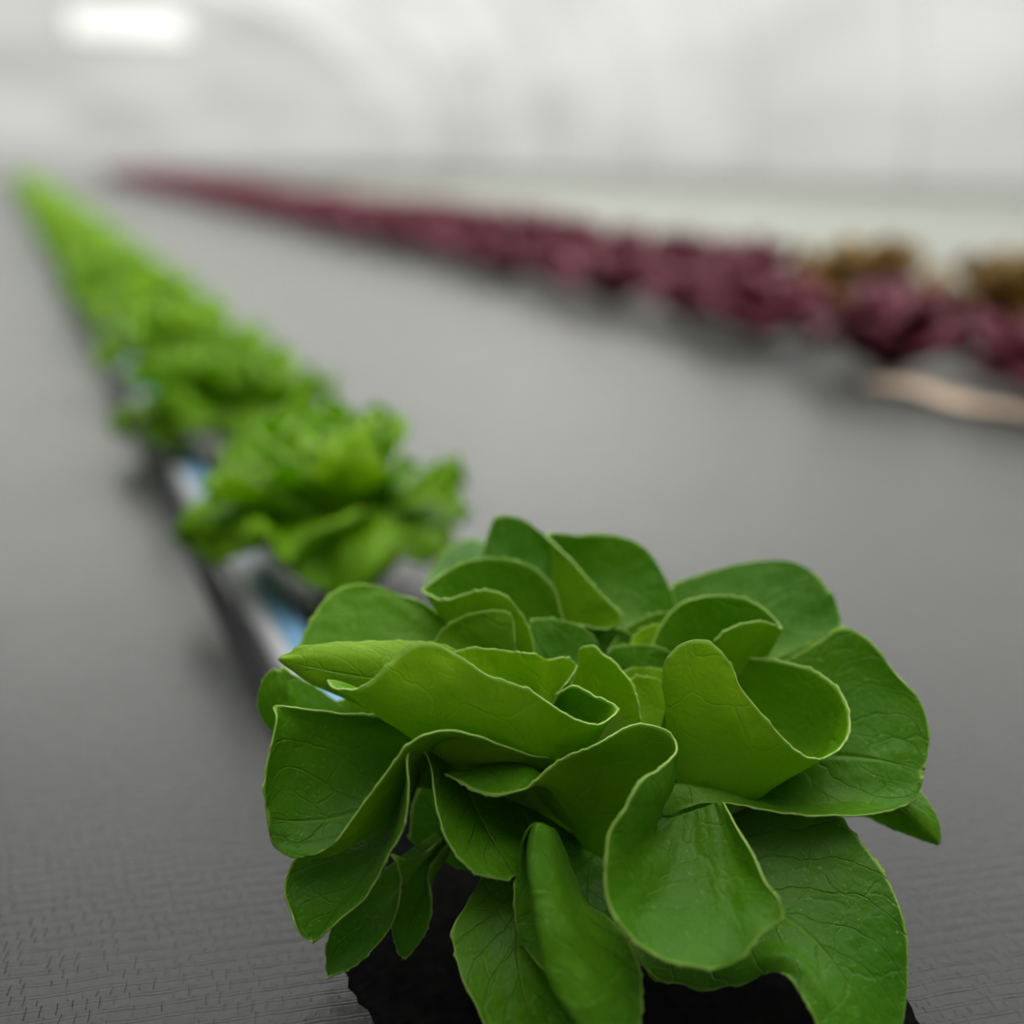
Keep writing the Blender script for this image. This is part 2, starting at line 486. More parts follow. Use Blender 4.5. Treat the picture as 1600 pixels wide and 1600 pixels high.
def leaf(curves, face='up', ref=(0.5, 0.6), tone=0.25, base=0.3, rib=True, nu=48, nv=34, wob=0.0006, teeth=0.0008, seed=0, smooth=10, th=0.0007):
    """curves: list of px,py,depth_cm polylines, each running base -> tip, ordered across the blade"""
    nu, nv = int(nu * 1.4), int(nv * 1.4)
    smooth = int(smooth * 2)
    tv = np.linspace(0, 1, nv)
    W = []
    for c in curves:
        pts = np.array([tuple(at(x, y, d / 100)) for x, y, d in c])
        W.append(cat(pts, tv))
    W = np.array(W)                                    # (curves, nv, 3)
    d = np.sqrt(((W[1:] - W[:-1]) ** 2).sum(2)).max(1) ** 0.8 + 1e-5
    s = np.concatenate([[0], np.cumsum(d)]); s /= s[-1]
    tu = np.linspace(0, 1, nu)
    G = herm(W.reshape(len(W), -1), s, tu).reshape(nu, nv, 3)
    # relax the blade away from its margins
    wt = np.ones((nu, nv)) * 0.5
    wt[:, -1] = 0; wt[:, -2] = 0.2; wt[:, 0] = 0
    wt[0] = 0; wt[-1] = 0
    for _ in range(smooth):
        A = G.copy()
        A[1:-1] = 0.5 * G[1:-1] + 0.25 * (G[2:] + G[:-2])
        A[:, 1:-1] = 0.5 * A[:, 1:-1] + 0.25 * (A[:, 2:] + A[:, :-2])
        G = G + (A - G) * wt[..., None]
    # normals
    du = np.gradient(G, axis=0); dv = np.gradient(G, axis=1)
    N = np.cross(du, dv); N /= (np.linalg.norm(N, axis=2, keepdims=True) + 1e-9)
    # the side that faces the photographer at ref tells upper from under side
    i, j = int(ref[0] * (nu - 1)), int(ref[1] * (nv - 1))
    facing = np.dot(N[i, j], np.array([0, 0, CAM_H]) - G[i, j]) > 0
    flip = facing != (face == 'up')
    rnd = random.Random(seed * 7 + 3)
    off = Vector((rnd.random() * 50, rnd.random() * 50, rnd.random() * 50))
    vs, uvs = [], []
    for a in range(nu):
        for b in range(nv):
            p = Vector(G[a, b])
            e = 1 - min(1.0, min(tu[a], 1 - tu[a]) * 6) if rib else 0
            e = max(e, tv[b] ** 3)
            if not rib: e = tv[b] ** 3
            q = noise.noise(p * 55 + off) * wob * (0.5 + 1.5 * e)
            q += noise.noise(p * 170 + off) * wob * 0.7 * e
            p = p + Vector(N[a, b]) * q
            if b == nv - 1 or (rib and a in (0, nu - 1) and b > nv * 0.25):
                k = noise.noise(p * 420 + off)
                out = (dv[a, b] / (np.linalg.norm(dv[a, b]) + 1e-9)) if b == nv - 1 else du[a, b] / (np.linalg.norm(du[a, b]) + 1e-9) * (1 if a else -1)
                p = p + Vector(out) * (max(0, k) * 2 * teeth)
            if p.z < 0.0012: p.z = 0.0012
            vs.append(p - BASE)
            uvs.append((tu[a] if rib else 2 + tu[a], tv[b]))
    fs = []
    for a in range(nu - 1):
        for b in range(nv - 1):
            q = (a * nv + b, (a + 1) * nv + b, (a + 1) * nv + b + 1, a * nv + b + 1)
            fs.append(q[::-1] if flip else q)
    o = mesh_obj('leaf', vs, fs, [UP, UN, RIM], hero, uvs=uvs)
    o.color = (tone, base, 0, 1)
    m = o.modifiers.new('thickness', 'SOLIDIFY')
    m.thickness = th; m.offset = 0; m.material_offset = 1; m.material_offset_rim = 2; m.use_quality_normals = True
    return o


def rim_leaf(cols, **k):
    """cols: [rim, ..., base] -> curves base -> rim"""
    k.setdefault('rib', False)
    return leaf([list(reversed(c)) for c in cols], **k)


# A: broad centre-left leaf seen from its under side, rim running across the heart
rim_leaf([
    [(512, 1062, 37.4), (530, 1066, 37.9), (620, 1110, 39.5), (800, 1280, 41.5)],
    [(530, 1078, 36.9), (590, 1120, 37.8), (680, 1180, 39.3), (850, 1290, 41.5)],
    [(562, 1075, 36.7), (625, 1130, 37.5), (700, 1190, 39), (860, 1295, 41.5)],
    [(600, 1045, 36.8), (665, 1120, 37.3), (740, 1190, 38.8), (870, 1295, 41.4)],
    [(640, 1009, 37.1), (700, 1110, 37.2), (770, 1190, 38.6), (880, 1300, 41.3)],
    [(672, 1004, 37.2), (730, 1110, 37.1), (800, 1190, 38.5), (885, 1300, 41.3)],
    [(712, 1022, 37.1), (760, 1115, 37.1), (825, 1200, 38.6), (890, 1300, 41.3)],
    [(762, 1054, 36.9), (800, 1125, 37.1), (855, 1210, 38.7), (895, 1300, 41.2)],
    [(825, 1078, 36.8), (850, 1135, 37.3), (880, 1210, 38.9), (900, 1300, 41.1)],
    [(880, 1113, 37.0), (885, 1150, 37.8), (895, 1215, 39.2), (905, 1300, 41)],
    [(930, 1131, 37.5), (915, 1160, 38.5), (910, 1220, 39.6), (910, 1300, 41)],
    [(955, 1118, 38.2), (935, 1160, 39.3), (920, 1220, 40), (915, 1300, 41)],
    [(962, 1104, 38.8), (925, 1140, 40), (915, 1220, 40.5), (918, 1300, 41)],
    [(930, 1088, 39.3), (905, 1130, 40.3), (905, 1220, 40.8), (918, 1300, 41.1)],
    [(897, 1071, 39.5), (880, 1120, 40.4), (890, 1220, 41), (915, 1300, 41.2)],
    [(874, 1083, 39.6), (860, 1120, 40.4), (880, 1220, 41), (912, 1300, 41.3)],
], face='under', ref=(.4, .8), tone=.45, base=.3, seed=1, nu=90)

# B: big cupped leaf at the left, dark upper side open to the left, near margin folded over
leaf([
    [(800, 1290, 41.5), (700, 1180, 40.5), (610, 1122, 39.8), (520, 1113, 39.4), (465, 1107, 39.1), (428, 1103, 38.8), (432, 1120, 38.5), (424, 1160, 38.3), (414, 1200, 38.2), (413, 1245, 38.1), (416, 1268, 38.1)],
    [(805, 1300, 41.6), (720, 1210, 41), (620, 1180, 40.5), (540, 1170, 40.1), (490, 1175, 39.7), (455, 1190, 39.2), (430, 1240, 38.6), (416, 1271, 38.1)],
    [(810, 1310, 41.5), (700, 1240, 41), (575, 1228, 40), (520, 1240, 39.5), (465, 1256, 38.9), (416, 1274, 38.1)],
    [(840, 1270, 41.8), (790, 1205, 41.2), (710, 1200, 40.5), (640, 1222, 39.8), (598, 1285, 39.0), (520, 1310, 38.5), (450, 1305, 38.3), (417, 1280, 38.1)],
    [(845, 1260, 41.5), (858, 1196, 40.0), (812, 1180, 39.2), (745, 1160, 38.5), (690, 1158, 38.1), (650, 1180, 37.9), (605, 1250, 37.8), (540, 1325, 37.5), (480, 1340, 37.8), (430, 1318, 38), (418, 1286, 38.1)],
    [(835, 1290, 41), (866, 1190, 38.3), (820, 1175, 37.6), (778, 1164, 37.1), (740, 1150, 36.8), (703, 1142, 36.6), (668, 1148, 36.5), (640, 1163, 36.5), (600, 1210, 36.6), (562, 1268, 36.8), (535, 1302, 37), (500, 1330, 37.4), (458, 1340, 37.7), (435, 1327, 37.9), (420, 1295, 38.1)],
], face='up', ref=(.35, .6), tone=.18, base=.1, seed=2, nu=80, nv=60)

# C: hanging leaf under B with pale grey-green blade
leaf([
    [(650, 1210, 40.5), (590, 1270, 40), (520, 1320, 39.5), (462, 1340, 39), (447, 1372, 38.6), (445, 1400, 38.3), (456, 1428, 38), (470, 1460, 37.8), (488, 1470, 37.7)],
    [(655, 1210, 40.3), (600, 1290, 39.6), (540, 1340, 39.1), (500, 1380, 38.7), (470, 1425, 38.2), (488, 1470, 37.8)],
    [(658, 1205, 40), (625, 1290, 39), (580, 1350, 38.5), (540, 1400, 38.1), (510, 1440, 37.9), (489, 1470, 37.8)],
    [(657, 1190, 39), (632, 1240, 38.3), (615, 1300, 38), (580, 1365, 37.9), (540, 1415, 37.8), (510, 1450, 37.7), (490, 1470, 37.7)],
    [(652, 1164, 37.0), (638, 1180, 36.7), (640, 1230, 36.5), (632, 1288, 36.5), (609, 1333, 36.7), (592, 1370, 37), (565, 1408, 37.1), (530, 1438, 37.3), (492, 1470, 37.6)],
], face='up', ref=(.4, .7), tone=.12, base=.2, seed=3, nu=50, nv=50)

# D: leaf right of the gap, serrated near margin
leaf([
    [(652, 1166, 38.1), (667, 1181, 37.9), (677, 1231, 37.4), (684, 1269, 37.1), (697, 1309, 36.9), (727, 1353, 36.8), (742, 1366, 36.8), (771, 1373, 36.8), (798, 1376, 36.8)],
    [(690, 1180, 39.2), (705, 1240, 38.6), (730, 1300, 38), (760, 1345, 37.5), (800, 1372, 37)],
    [(740, 1190, 40.3), (760, 1240, 39.8), (785, 1290, 39.1), (805, 1330, 38.4), (812, 1368, 37.6)],
    [(790, 1200, 41), (810, 1250, 40.6), (825, 1290, 40), (830, 1330, 39.2), (826, 1365, 38.2)],
], face='up', ref=(.3, .6), tone=.2, base=.0, seed=4)

# E + F: scrolled centre leaf; tongue at the left, back wall, then the margin sweeps down round the front lobe
rim_leaf([
    [(694, 1210, 38.0), (700, 1207, 38.1), (790, 1230, 39.5), (900, 1300, 41)],
    [(717, 1222, 37.6), (735, 1201, 38.4), (810, 1230, 39.6), (905, 1305, 41)],
    [(750, 1239, 37.3), (775, 1190, 38.6), (830, 1235, 39.7), (905, 1310, 41)],
    [(777, 1245, 37.1), (810, 1190, 38.5), (850, 1245, 39.5), (908, 1315, 41)],
    [(802, 1239, 37.0), (835, 1200, 38.0), (865, 1250, 39.2), (910, 1320, 40.8)],
    [(828, 1227, 37.0), (860, 1235, 37.7), (885, 1270, 38.8), (915, 1325, 40.6)],
    [(869, 1194, 37.1), (890, 1235, 37.9), (905, 1280, 38.8), (922, 1330, 40.4)],
    [(919, 1168, 37.2), (925, 1220, 38.1), (928, 1275, 38.9), (930, 1335, 40.2)],
    [(959, 1147, 37.3), (960, 1205, 38.2), (950, 1270, 38.9), (938, 1338, 40.1)],
    [(990, 1133, 37.4), (985, 1195, 38.3), (968, 1265, 38.9), (943, 1338, 40.1)],
    [(1018, 1133, 37.5), (1010, 1190, 38.3), (985, 1262, 38.9), (950, 1338, 40.1)],
    [(1040, 1140, 37.5), (1032, 1195, 38.2), (1000, 1265, 38.8), (960, 1338, 40)],
    [(1054, 1155, 37.3), (1047, 1205, 37.9), (1015, 1270, 38.5), (975, 1335, 39.8)],
    [(1058, 1173, 36.8), (1057, 1205, 37.3), (1028, 1265, 38), (995, 1325, 39.4)],
    [(1044, 1191, 36.3), (1056, 1218, 36.9), (1035, 1262, 37.7), (1010, 1312, 39.1)],
    [(1025, 1205, 35.9), (1048, 1228, 36.5), (1032, 1270, 37.4), (1020, 1305, 38.9)],
    [(1006, 1213, 35.6), (1033, 1240, 36.1), (1022, 1285, 37.2), (1030, 1298, 38.8)],
    [(990, 1235, 35.3), (1012, 1265, 35.8), (1015, 1300, 37), (1035, 1292, 38.7)],
    [(972, 1269, 35.0), (990, 1298, 35.5), (1010, 1315, 36.7), (1040, 1288, 38.6)],
    [(954, 1296, 34.8), (975, 1325, 35.2), (1008, 1332, 36.4), (1045, 1284, 38.5)],
    [(947, 1325, 34.6), (970, 1350, 35.1), (1012, 1345, 36.2), (1050, 1280, 38.4)],
    [(944, 1359, 34.4), (972, 1375, 35.0), (1020, 1358, 36.1), (1056, 1277, 38.3)],
    [(947, 1400, 34.2), (980, 1402, 34.9), (1030, 1372, 36.1), (1062, 1274, 38.3)],
    [(960, 1436, 34.0), (995, 1430, 34.8), (1042, 1385, 36.1), (1068, 1272, 38.3)],
    [(988, 1469, 33.8), (1018, 1450, 34.6), (1058, 1393, 36.0), (1074, 1270, 38.2)],
    [(1014, 1488, 33.7), (1042, 1462, 34.5), (1074, 1398, 36.0), (1080, 1268, 38.2)],
    [(1050, 1505, 33.6), (1070, 1470, 34.4), (1090, 1400, 35.9), (1086, 1266, 38.2)],
    [(1084, 1513, 33.6), (1095, 1472, 34.4), (1104, 1398, 35.9), (1091, 1264, 38.1)],
    [(1110, 1516, 33.6), (1115, 1470, 34.4), (1115, 1393, 35.9), (1096, 1263, 38.1)],
    [(1140, 1508, 33.8), (1138, 1460, 34.5), (1126, 1386, 35.9), (1100, 1262, 38.1)],
    [(1163, 1494, 33.9), (1153, 1447, 34.6), (1134, 1378, 36.0), (1105, 1260, 38)],
    [(1180, 1473, 34.0), (1163, 1432, 34.7), (1140, 1368, 36.1), (1109, 1258, 38)],
    [(1203, 1449, 34.2), (1178, 1415, 34.8), (1146, 1356, 36.2), (1112, 1257, 38)],
    [(1224, 1437, 34.3), (1188, 1400, 34.9), (1150, 1346, 36.3), (1115, 1256, 38)],
    [(1217, 1406, 34.6), (1185, 1378, 35.2), (1150, 1334, 36.4), (1117, 1255, 38)],
    [(1197, 1380, 34.9), (1174, 1355, 35.5), (1147, 1321, 36.6), (1119, 1254, 37.9)],
    [(1186, 1356, 35.2), (1168, 1335, 35.8), (1145, 1308, 36.8), (1121, 1254, 37.8)],
    [(1174, 1331, 35.6), (1160, 1315, 36.1), (1142, 1295, 36.9), (1123, 1254, 37.8)],
    [(1154, 1297, 36.3), (1148, 1288, 36.6), (1138, 1275, 37.1), (1126, 1254, 37.8)],
    [(1130, 1256, 37.5), (1130, 1255, 37.6), (1129, 1254, 37.7), (1128, 1253, 37.8)],
], face='up', ref=(.75, .6), tone=.17, base=.0, seed=5, nu=150, nv=44)

# G: broad right-hand leaf, upper side to the sky, lower margin sweeping right
leaf([
    [(1060, 1220, 41.5), (1150, 1100, 42.8), (1225, 1035, 43), (1285, 1000, 42.8), (1314, 980, 42.6), (1351, 994, 42.1), (1378, 1023, 41.7), (1405, 1060, 41.2), (1434, 1089, 40.8), (1448, 1122, 40.4), (1451, 1164, 40), (1444, 1200, 39.6)],
    [(1060, 1230, 41.5), (1150, 1160, 42.3), (1240, 1110, 42.3), (1310, 1080, 42), (1360, 1090, 41.5), (1410, 1130, 40.7), (1444, 1203, 39.6)],
    [(1060, 1240, 41.2), (1130, 1240, 41), (1178, 1232, 40.9), (1236, 1217, 40.7), (1318, 1211, 40.3), (1443, 1206, 39.6)],
    [(1045, 1232, 40.5), (1090, 1232, 39.8), (1160, 1248, 39.8), (1236, 1250, 39.7), (1320, 1248, 39.6), (1400, 1236, 39.5), (1442, 1212, 39.5)],
    [(1040, 1226, 39.6), (1070, 1227, 38.9), (1130, 1238, 38.8), (1190, 1254, 38.8), (1260, 1265, 38.8), (1340, 1264, 38.9), (1410, 1248, 39.2), (1442, 1216, 39.4)],
    [(1013, 1277, 39.0), (1035, 1277, 38.7), (1052, 1276, 38.5), (1063, 1266, 38.4), (1077, 1258, 38.3), (1129, 1256, 38.2), (1178, 1263, 38.1), (1236, 1273, 38.1), (1294, 1275, 38.2), (1351, 1273, 38.4), (1405, 1263, 38.8), (1432, 1246, 39.1), (1442, 1219, 39.4)],
], face='up', ref=(.3, .6), tone=.2, base=.1, seed=6, nu=80, nv=60)

# H: tall cone leaf, folded round on itself
rim_leaf([
    [(1050, 1145, 39.6), (1052, 1170, 39.8), (1056, 1210, 40.3), (1075, 1280, 41.2)],
    [(1046, 1130, 39.2), (1044, 1160, 39.5), (1056, 1210, 40.2), (1075, 1280, 41.2)],
    [(1042, 1102, 38.9), (1046, 1150, 39.2), (1058, 1210, 39.9), (1078, 1285, 41.1)],
    [(1036, 1045, 38.6), (1050, 1130, 38.9), (1062, 1205, 39.6), (1080, 1290, 41)],
    [(1045, 1023, 38.5), (1062, 1125, 38.6), (1072, 1205, 39.4), (1084, 1290, 41)],
    [(1071, 1003, 38.4), (1082, 1120, 38.4), (1086, 1205, 39.2), (1088, 1290, 40.9)],
    [(1092, 999, 38.3), (1100, 1118, 38.2), (1100, 1205, 39.1), (1092, 1290, 40.9)],
    [(1112, 1005, 38.1), (1118, 1120, 38), (1114, 1208, 39), (1096, 1290, 40.9)],
    [(1129, 1020, 37.9), (1134, 1128, 37.8), (1128, 1212, 38.9), (1100, 1290, 40.9)],
    [(1142, 1038, 37.8), (1148, 1138, 37.7), (1140, 1218, 38.9), (1104, 1290, 40.9)],
    [(1154, 1069, 37.6), (1162, 1150, 37.6), (1152, 1222, 38.9), (1108, 1290, 40.9)],
    [(1186, 1110, 37.3), (1182, 1168, 37.6), (1164, 1227, 38.9), (1112, 1290, 40.9)],
    [(1211, 1139, 37.2), (1200, 1184, 37.6), (1176, 1231, 39), (1116, 1290, 41)],
    [(1237, 1166, 37.2), (1216, 1198, 37.9), (1188, 1234, 39.2), (1120, 1290, 41)],
    [(1261, 1182, 37.3), (1230, 1208, 38.3), (1196, 1236, 39.5), (1124, 1290, 41.1)],
    [(1283, 1186, 37.6), (1246, 1208, 38.9), (1204, 1234, 39.9), (1128, 1290, 41.2)],
    [(1306, 1174, 38.0), (1262, 1200, 39.6), (1208, 1226, 40.4), (1130, 1285, 41.4)],
    [(1321, 1155, 38.5), (1270, 1190, 40.2), (1208, 1216, 40.9), (1130, 1280, 41.5)],
    [(1327, 1126, 39.1), (1268, 1175, 40.8), (1204, 1205, 41.3), (1130, 1275, 41.7)],
    [(1320, 1092, 39.8), (1258, 1160, 41.2), (1196, 1195, 41.6), (1128, 1270, 41.8)],
    [(1298, 1065, 40.4), (1240, 1145, 41.5), (1186, 1188, 41.8), (1126, 1265, 41.9)],
    [(1269, 1046, 40.9), (1218, 1130, 41.8), (1174, 1182, 41.9), (1122, 1262, 42)],
    [(1236, 1036, 41.2), (1196, 1115, 42), (1160, 1178, 42), (1118, 1260, 42)],
    [(1203, 1030, 41.5), (1172, 1105, 42.1), (1146, 1174, 42), (1114, 1260, 42)],
    [(1170, 1028, 41.7), (1150, 1100, 42.2), (1132, 1172, 42), (1110, 1260, 42)],
    [(1135, 1030, 41.8), (1128, 1100, 42.2), (1120, 1172, 42), (1106, 1260, 42)],
], face='under', ref=(.3, .7), tone=.42, base=.45, seed=7, nu=110, nv=40)

# I: cup behind H with a turned yellow-green tongue
rim_leaf([
    [(1015, 1018, 42.6), (1030, 1040, 42.8), (1080, 1110, 42.8)],
    [(1030, 985, 42.9), (1050, 1020, 43.1), (1085, 1110, 42.8)],
    [(1050, 955, 43.1), (1070, 1010, 43.4), (1090, 1110, 42.8)],
    [(1075, 939, 43.2), (1095, 1005, 43.5), (1095, 1110, 42.8)],
    [(1105, 931, 43.2), (1118, 1000, 43.5), (1100, 1110, 42.8)],
    [(1138, 931, 43.1), (1140, 1000, 43.4), (1105, 1110, 42.8)],
    [(1170, 938, 42.9), (1162, 1005, 43.2), (1110, 1110, 42.8)],
    [(1198, 954, 42.6), (1182, 1012, 42.9), (1115, 1110, 42.8)],
    [(1216, 972, 42.3), (1198, 1018, 42.6), (1118, 1110, 42.7)],
    [(1222, 986, 41.8), (1200, 1024, 42.2), (1120, 1110, 42.6)],
    [(1213, 978, 41.4), (1190, 1026, 41.9), (1118, 1110, 42.5)],
    [(1196, 971, 41.2), (1176, 1028, 41.7), (1114, 1110, 42.5)],
    [(1168, 973, 41.2), (1158, 1030, 41.7), (1110, 1110, 42.5)],
    [(1138, 984, 41.3), (1142, 1035, 41.8), (1105, 1110, 42.5)],
    [(1115, 1002, 41.4), (1125, 1040, 41.9), (1100, 1110, 42.5)],
], face='up', ref=(.35, .7), tone=.28, base=.0, seed=8, nu=80)
rim_leaf([
    [(949, 1019, 43.4), (975, 1050, 43.2), (1020, 1110, 42.8)],
    [(962, 998, 43.7), (990, 1040, 43.5), (1030, 1110, 42.9)],
    [(985, 976, 43.9), (1010, 1030, 43.7), (1040, 1110, 42.9)],
    [(1012, 963, 44), (1030, 1020, 43.8), (1050, 1110, 42.9)],
    [(1045, 956, 44), (1055, 1010, 43.8), (1060, 1110, 42.9)],
    [(1075, 965, 43.8), (1080, 1010, 43.6), (1070, 1110, 42.9)],
], face='up', tone=.25, base=.0, seed=9)
rim_leaf([
    [(984, 1010, 42.9), (1000, 1040, 42.8), (1040, 1110, 42.5)],
    [(992, 992, 43.1), (1010, 1035, 43), (1045, 1110, 42.5)],
    [(1010, 980, 43.2), (1025, 1030, 43.1), (1050, 1110, 42.5)],
    [(1035, 973, 43.3), (1045, 1020, 43.1), (1060, 1110, 42.5)],
], face='under', tone=.5, base=.2, seed=10)

# J: flat dark leaf at the back right
leaf([
    [(1080, 1080, 43.6), (1048, 1000, 44.8), (1040, 935, 45.8), (1054, 913, 46.1), (1088, 900, 46.3), (1137, 885, 46.5), (1191, 877, 46.5), (1232, 877, 46.2), (1265, 890, 45.8)],
    [(1090, 1080, 43.6), (1100, 1020, 44.5), (1120, 960, 45.4), (1165, 925, 45.9), (1220, 902, 46), (1278, 900, 45.6)],
    [(1095, 1080, 43.6), (1140, 1020, 44.2), (1190, 975, 44.9), (1240, 940, 45.4), (1288, 912, 45.4)],
    [(1100, 1080, 43.5), (1170, 1030, 44), (1230, 1000, 44.5), (1275, 965, 44.9), (1296, 926, 45.1)],
    [(1105, 1085, 43.4), (1205, 1034, 43.8), (1255, 1012, 44.1), (1290, 995, 44.2), (1312, 982, 44.3), (1311, 955, 44.7), (1296, 922, 45.2)],
], face='up', tone=.14, base=.2, seed=11, nu=50, nv=44)
leaf([
    [(1120, 1090, 43), (1200, 1034, 43.9), (1260, 1008, 44.2), (1295, 1000, 44.2)],
    [(1120, 1100, 43), (1220, 1055, 43.7), (1270, 1030, 43.9), (1305, 1010, 44)],
    [(1120, 1110, 43), (1230, 1080, 43.4), (1290, 1050, 43.6), (1310, 1020, 43.8)],
], face='up', tone=.4, base=.4, seed=12)

# K: back leaf with a bright folded wedge
rim_leaf([
    [(902, 976, 43.6), (905, 992, 43.8), (940, 1070, 43.2)],
    [(930, 982, 43.4), (920, 998, 43.7), (942, 1072, 43.2)],
    [(955, 982, 43.2), (930, 1002, 43.6), (944, 1074, 43.2)],
    [(972, 969, 43.1), (928, 998, 43.7), (944, 1074, 43.2)],
    [(966, 955, 43.2), (915, 990, 43.9), (940, 1070, 43.2)],
    [(943, 932, 43.4), (898, 980, 44.1), (930, 1060, 43.3)],
    [(914, 899, 43.8), (882, 960, 44.5), (915, 1050, 43.4)],
    [(884, 868, 44.2), (868, 920, 44.9), (900, 1040, 43.6)],
    [(864, 846, 44.7), (862, 885, 45.3), (892, 1030, 43.8)],
    [(855, 836, 45.2), (864, 870, 45.7), (890, 1020, 44)],
    [(868, 833, 45.6), (880, 880, 45.9), (900, 1010, 44.2)],
    [(906, 836, 45.8), (915, 900, 45.8), (920, 1010, 44.2)],
    [(955, 836, 45.9), (952, 900, 45.7), (940, 1010, 44.1)],
    [(993, 846, 45.8), (980, 910, 45.6), (955, 1015, 44)],
    [(1018, 867, 45.6), (1000, 925, 45.3), (965, 1020, 43.9)],
    [(1038, 900, 45.4), (1015, 950, 45), (975, 1030, 43.8)],
    [(1052, 935, 45.2), (1030, 970, 44.8), (985, 1040, 43.7)],
    [(1062, 960, 44.9), (1040, 990, 44.5), (990, 1050, 43.6)],
], face='up', ref=(.75, .8), tone=.2, base=.1, seed=13, nu=90)
# L: top leaf behind K, and the pale leaf drooping behind it
rim_leaf([
    [(752, 868, 46.2), (800, 930, 45.6), (880, 1040, 44)],
    [(764, 830, 46.6), (810, 910, 46), (885, 1040, 44)],
    [(773, 809, 46.8), (820, 900, 46.2), (890, 1040, 44)],
    [(793, 805, 46.9), (835, 890, 46.3), (895, 1040, 44)],
    [(816, 811, 46.9), (850, 890, 46.4), (900, 1040, 44)],
    [(838, 825, 46.8), (865, 895, 46.4), (905, 1040, 44)],
    [(858, 842, 46.6), (880, 905, 46.2), (910, 1040, 44)],
    [(880, 870, 46.2), (895, 920, 46), (915, 1040, 44)],
], face='up', tone=.15, base=.1, seed=14)
rim_leaf([
    [(665, 925, 49), (720, 960, 47.5), (820, 1060, 44)],
    [(675, 885, 51), (730, 930, 48.5), (830, 1060, 44)],
    [(700, 858, 52), (750, 905, 49), (840, 1060, 44)],
    [(735, 843, 52), (775, 895, 49), (850, 1060, 44)],
    [(775, 860, 51), (800, 905, 48.5), (860, 1060, 44)],
], face='up', tone=.12, base=.3, seed=15)

# M: cupped leaf left of K, open to the viewer
rim_leaf([
    [(884, 985, 43.6), (880, 1010, 43.8), (880, 1090, 43)],
    [(877, 955, 43.9), (868, 1000, 44), (875, 1090, 43)],
    [(868, 922, 44.2), (850, 985, 44.3), (870, 1090, 43)],
    [(851, 900, 44.4), (830, 975, 44.4), (865, 1090, 43)],
    [(830, 884, 44.5), (810, 965, 44.5), (860, 1090, 43)],
    [(800, 874, 44.6), (785, 960, 44.5), (855, 1090, 43)],
    [(768, 871, 44.5), (760, 955, 44.4), (850, 1090, 43)],
    [(733, 876, 44.3), (735, 955, 44.1), (845, 1090, 43)],
    [(702, 888, 44), (712, 955, 43.8), (840, 1090, 42.8)],
    [(680, 905, 43.5), (695, 955, 43.4), (835, 1090, 42.6)],
    [(658, 923, 43), (690, 960, 43), (830, 1090, 42.5)],
    [(670, 931, 42.5), (700, 975, 42.7), (830, 1090, 42.4)],
    [(695, 937, 42.2), (722, 985, 42.5), (832, 1090, 42.3)],
    [(723, 929, 42.1), (745, 985, 42.4), (834, 1090, 42.3)],
    [(751, 922, 42), (765, 988, 42.3), (836, 1090, 42.2)],
    [(776, 924, 42), (782, 995, 42.3), (838, 1090, 42.2)],
    [(797, 937, 42), (796, 1005, 42.2), (840, 1090, 42.1)],
    [(811, 956, 42), (808, 1015, 42.2), (842, 1090, 42)],
    [(824, 976, 42), (818, 1025, 42.2), (845, 1095, 42)],
    [(832, 998, 41.9), (826, 1035, 42), (848, 1095, 42)],
    [(834, 1022, 41.8), (832, 1045, 41.9), (850, 1095, 42)],
], face='up', ref=(.25, .7), tone=.3, base=.0, seed=16, nu=110)

# N: rounded leaf at the back left
rim_leaf([
    [(462, 1030, 42.6), (540, 1050, 42.4), (800, 1100, 42.5)],
    [(469, 1008, 43), (560, 1030, 42.7), (800, 1095, 42.6)],
    [(479, 982, 43.4), (580, 1010, 43), (802, 1090, 42.7)],
    [(495, 953, 43.8), (590, 990, 43.3), (804, 1085, 42.8)],
    [(513, 930, 44.1), (605, 975, 43.6), (806, 1080, 42.9)],
    [(537, 917, 44.3), (620, 965, 43.8), (808, 1075, 43)],
    [(569, 913, 44.4), (640, 960, 43.9), (810, 1070, 43)],
    [(597, 919, 44.4), (660, 960, 44), (814, 1070, 43)],
    [(625, 930, 44.3), (680, 965, 44), (818, 1070, 43)],
    [(655, 938, 44.1), (705, 970, 43.9), (822, 1070, 43)],
    [(680, 960, 43.9), (730, 990, 43.8), (826, 1070, 43)],
], face='up', tone=.42, base=.15, seed=17, nu=70)

# O: bright tongue pointing left
leaf([
    [(790, 1080, 41), (700, 1010, 40.6), (655, 1003, 40.4), (622, 1001, 40.2), (572, 1002, 40), (520, 1004, 39.8), (467, 1012, 39.6), (437, 1030, 39.5)],
    [(780, 1100, 40.8), (690, 1060, 40), (600, 1040, 39.5), (520, 1030, 39.3), (437, 1030, 39.4)],
    [(760, 1130, 40.5), (680, 1105, 39.9), (600, 1086, 39.6), (540, 1080, 39.5), (500, 1069, 39.4), (465, 1052, 39.4), (437, 1031, 39.5)],
    [(740, 1150, 40.6), (640, 1130, 40.3), (570, 1105, 40.2), (510, 1078, 40), (470, 1056, 39.8), (438, 1032, 39.6)],
], face='under', ref=(.4, .6), tone=.3, base=.1, seed=18)

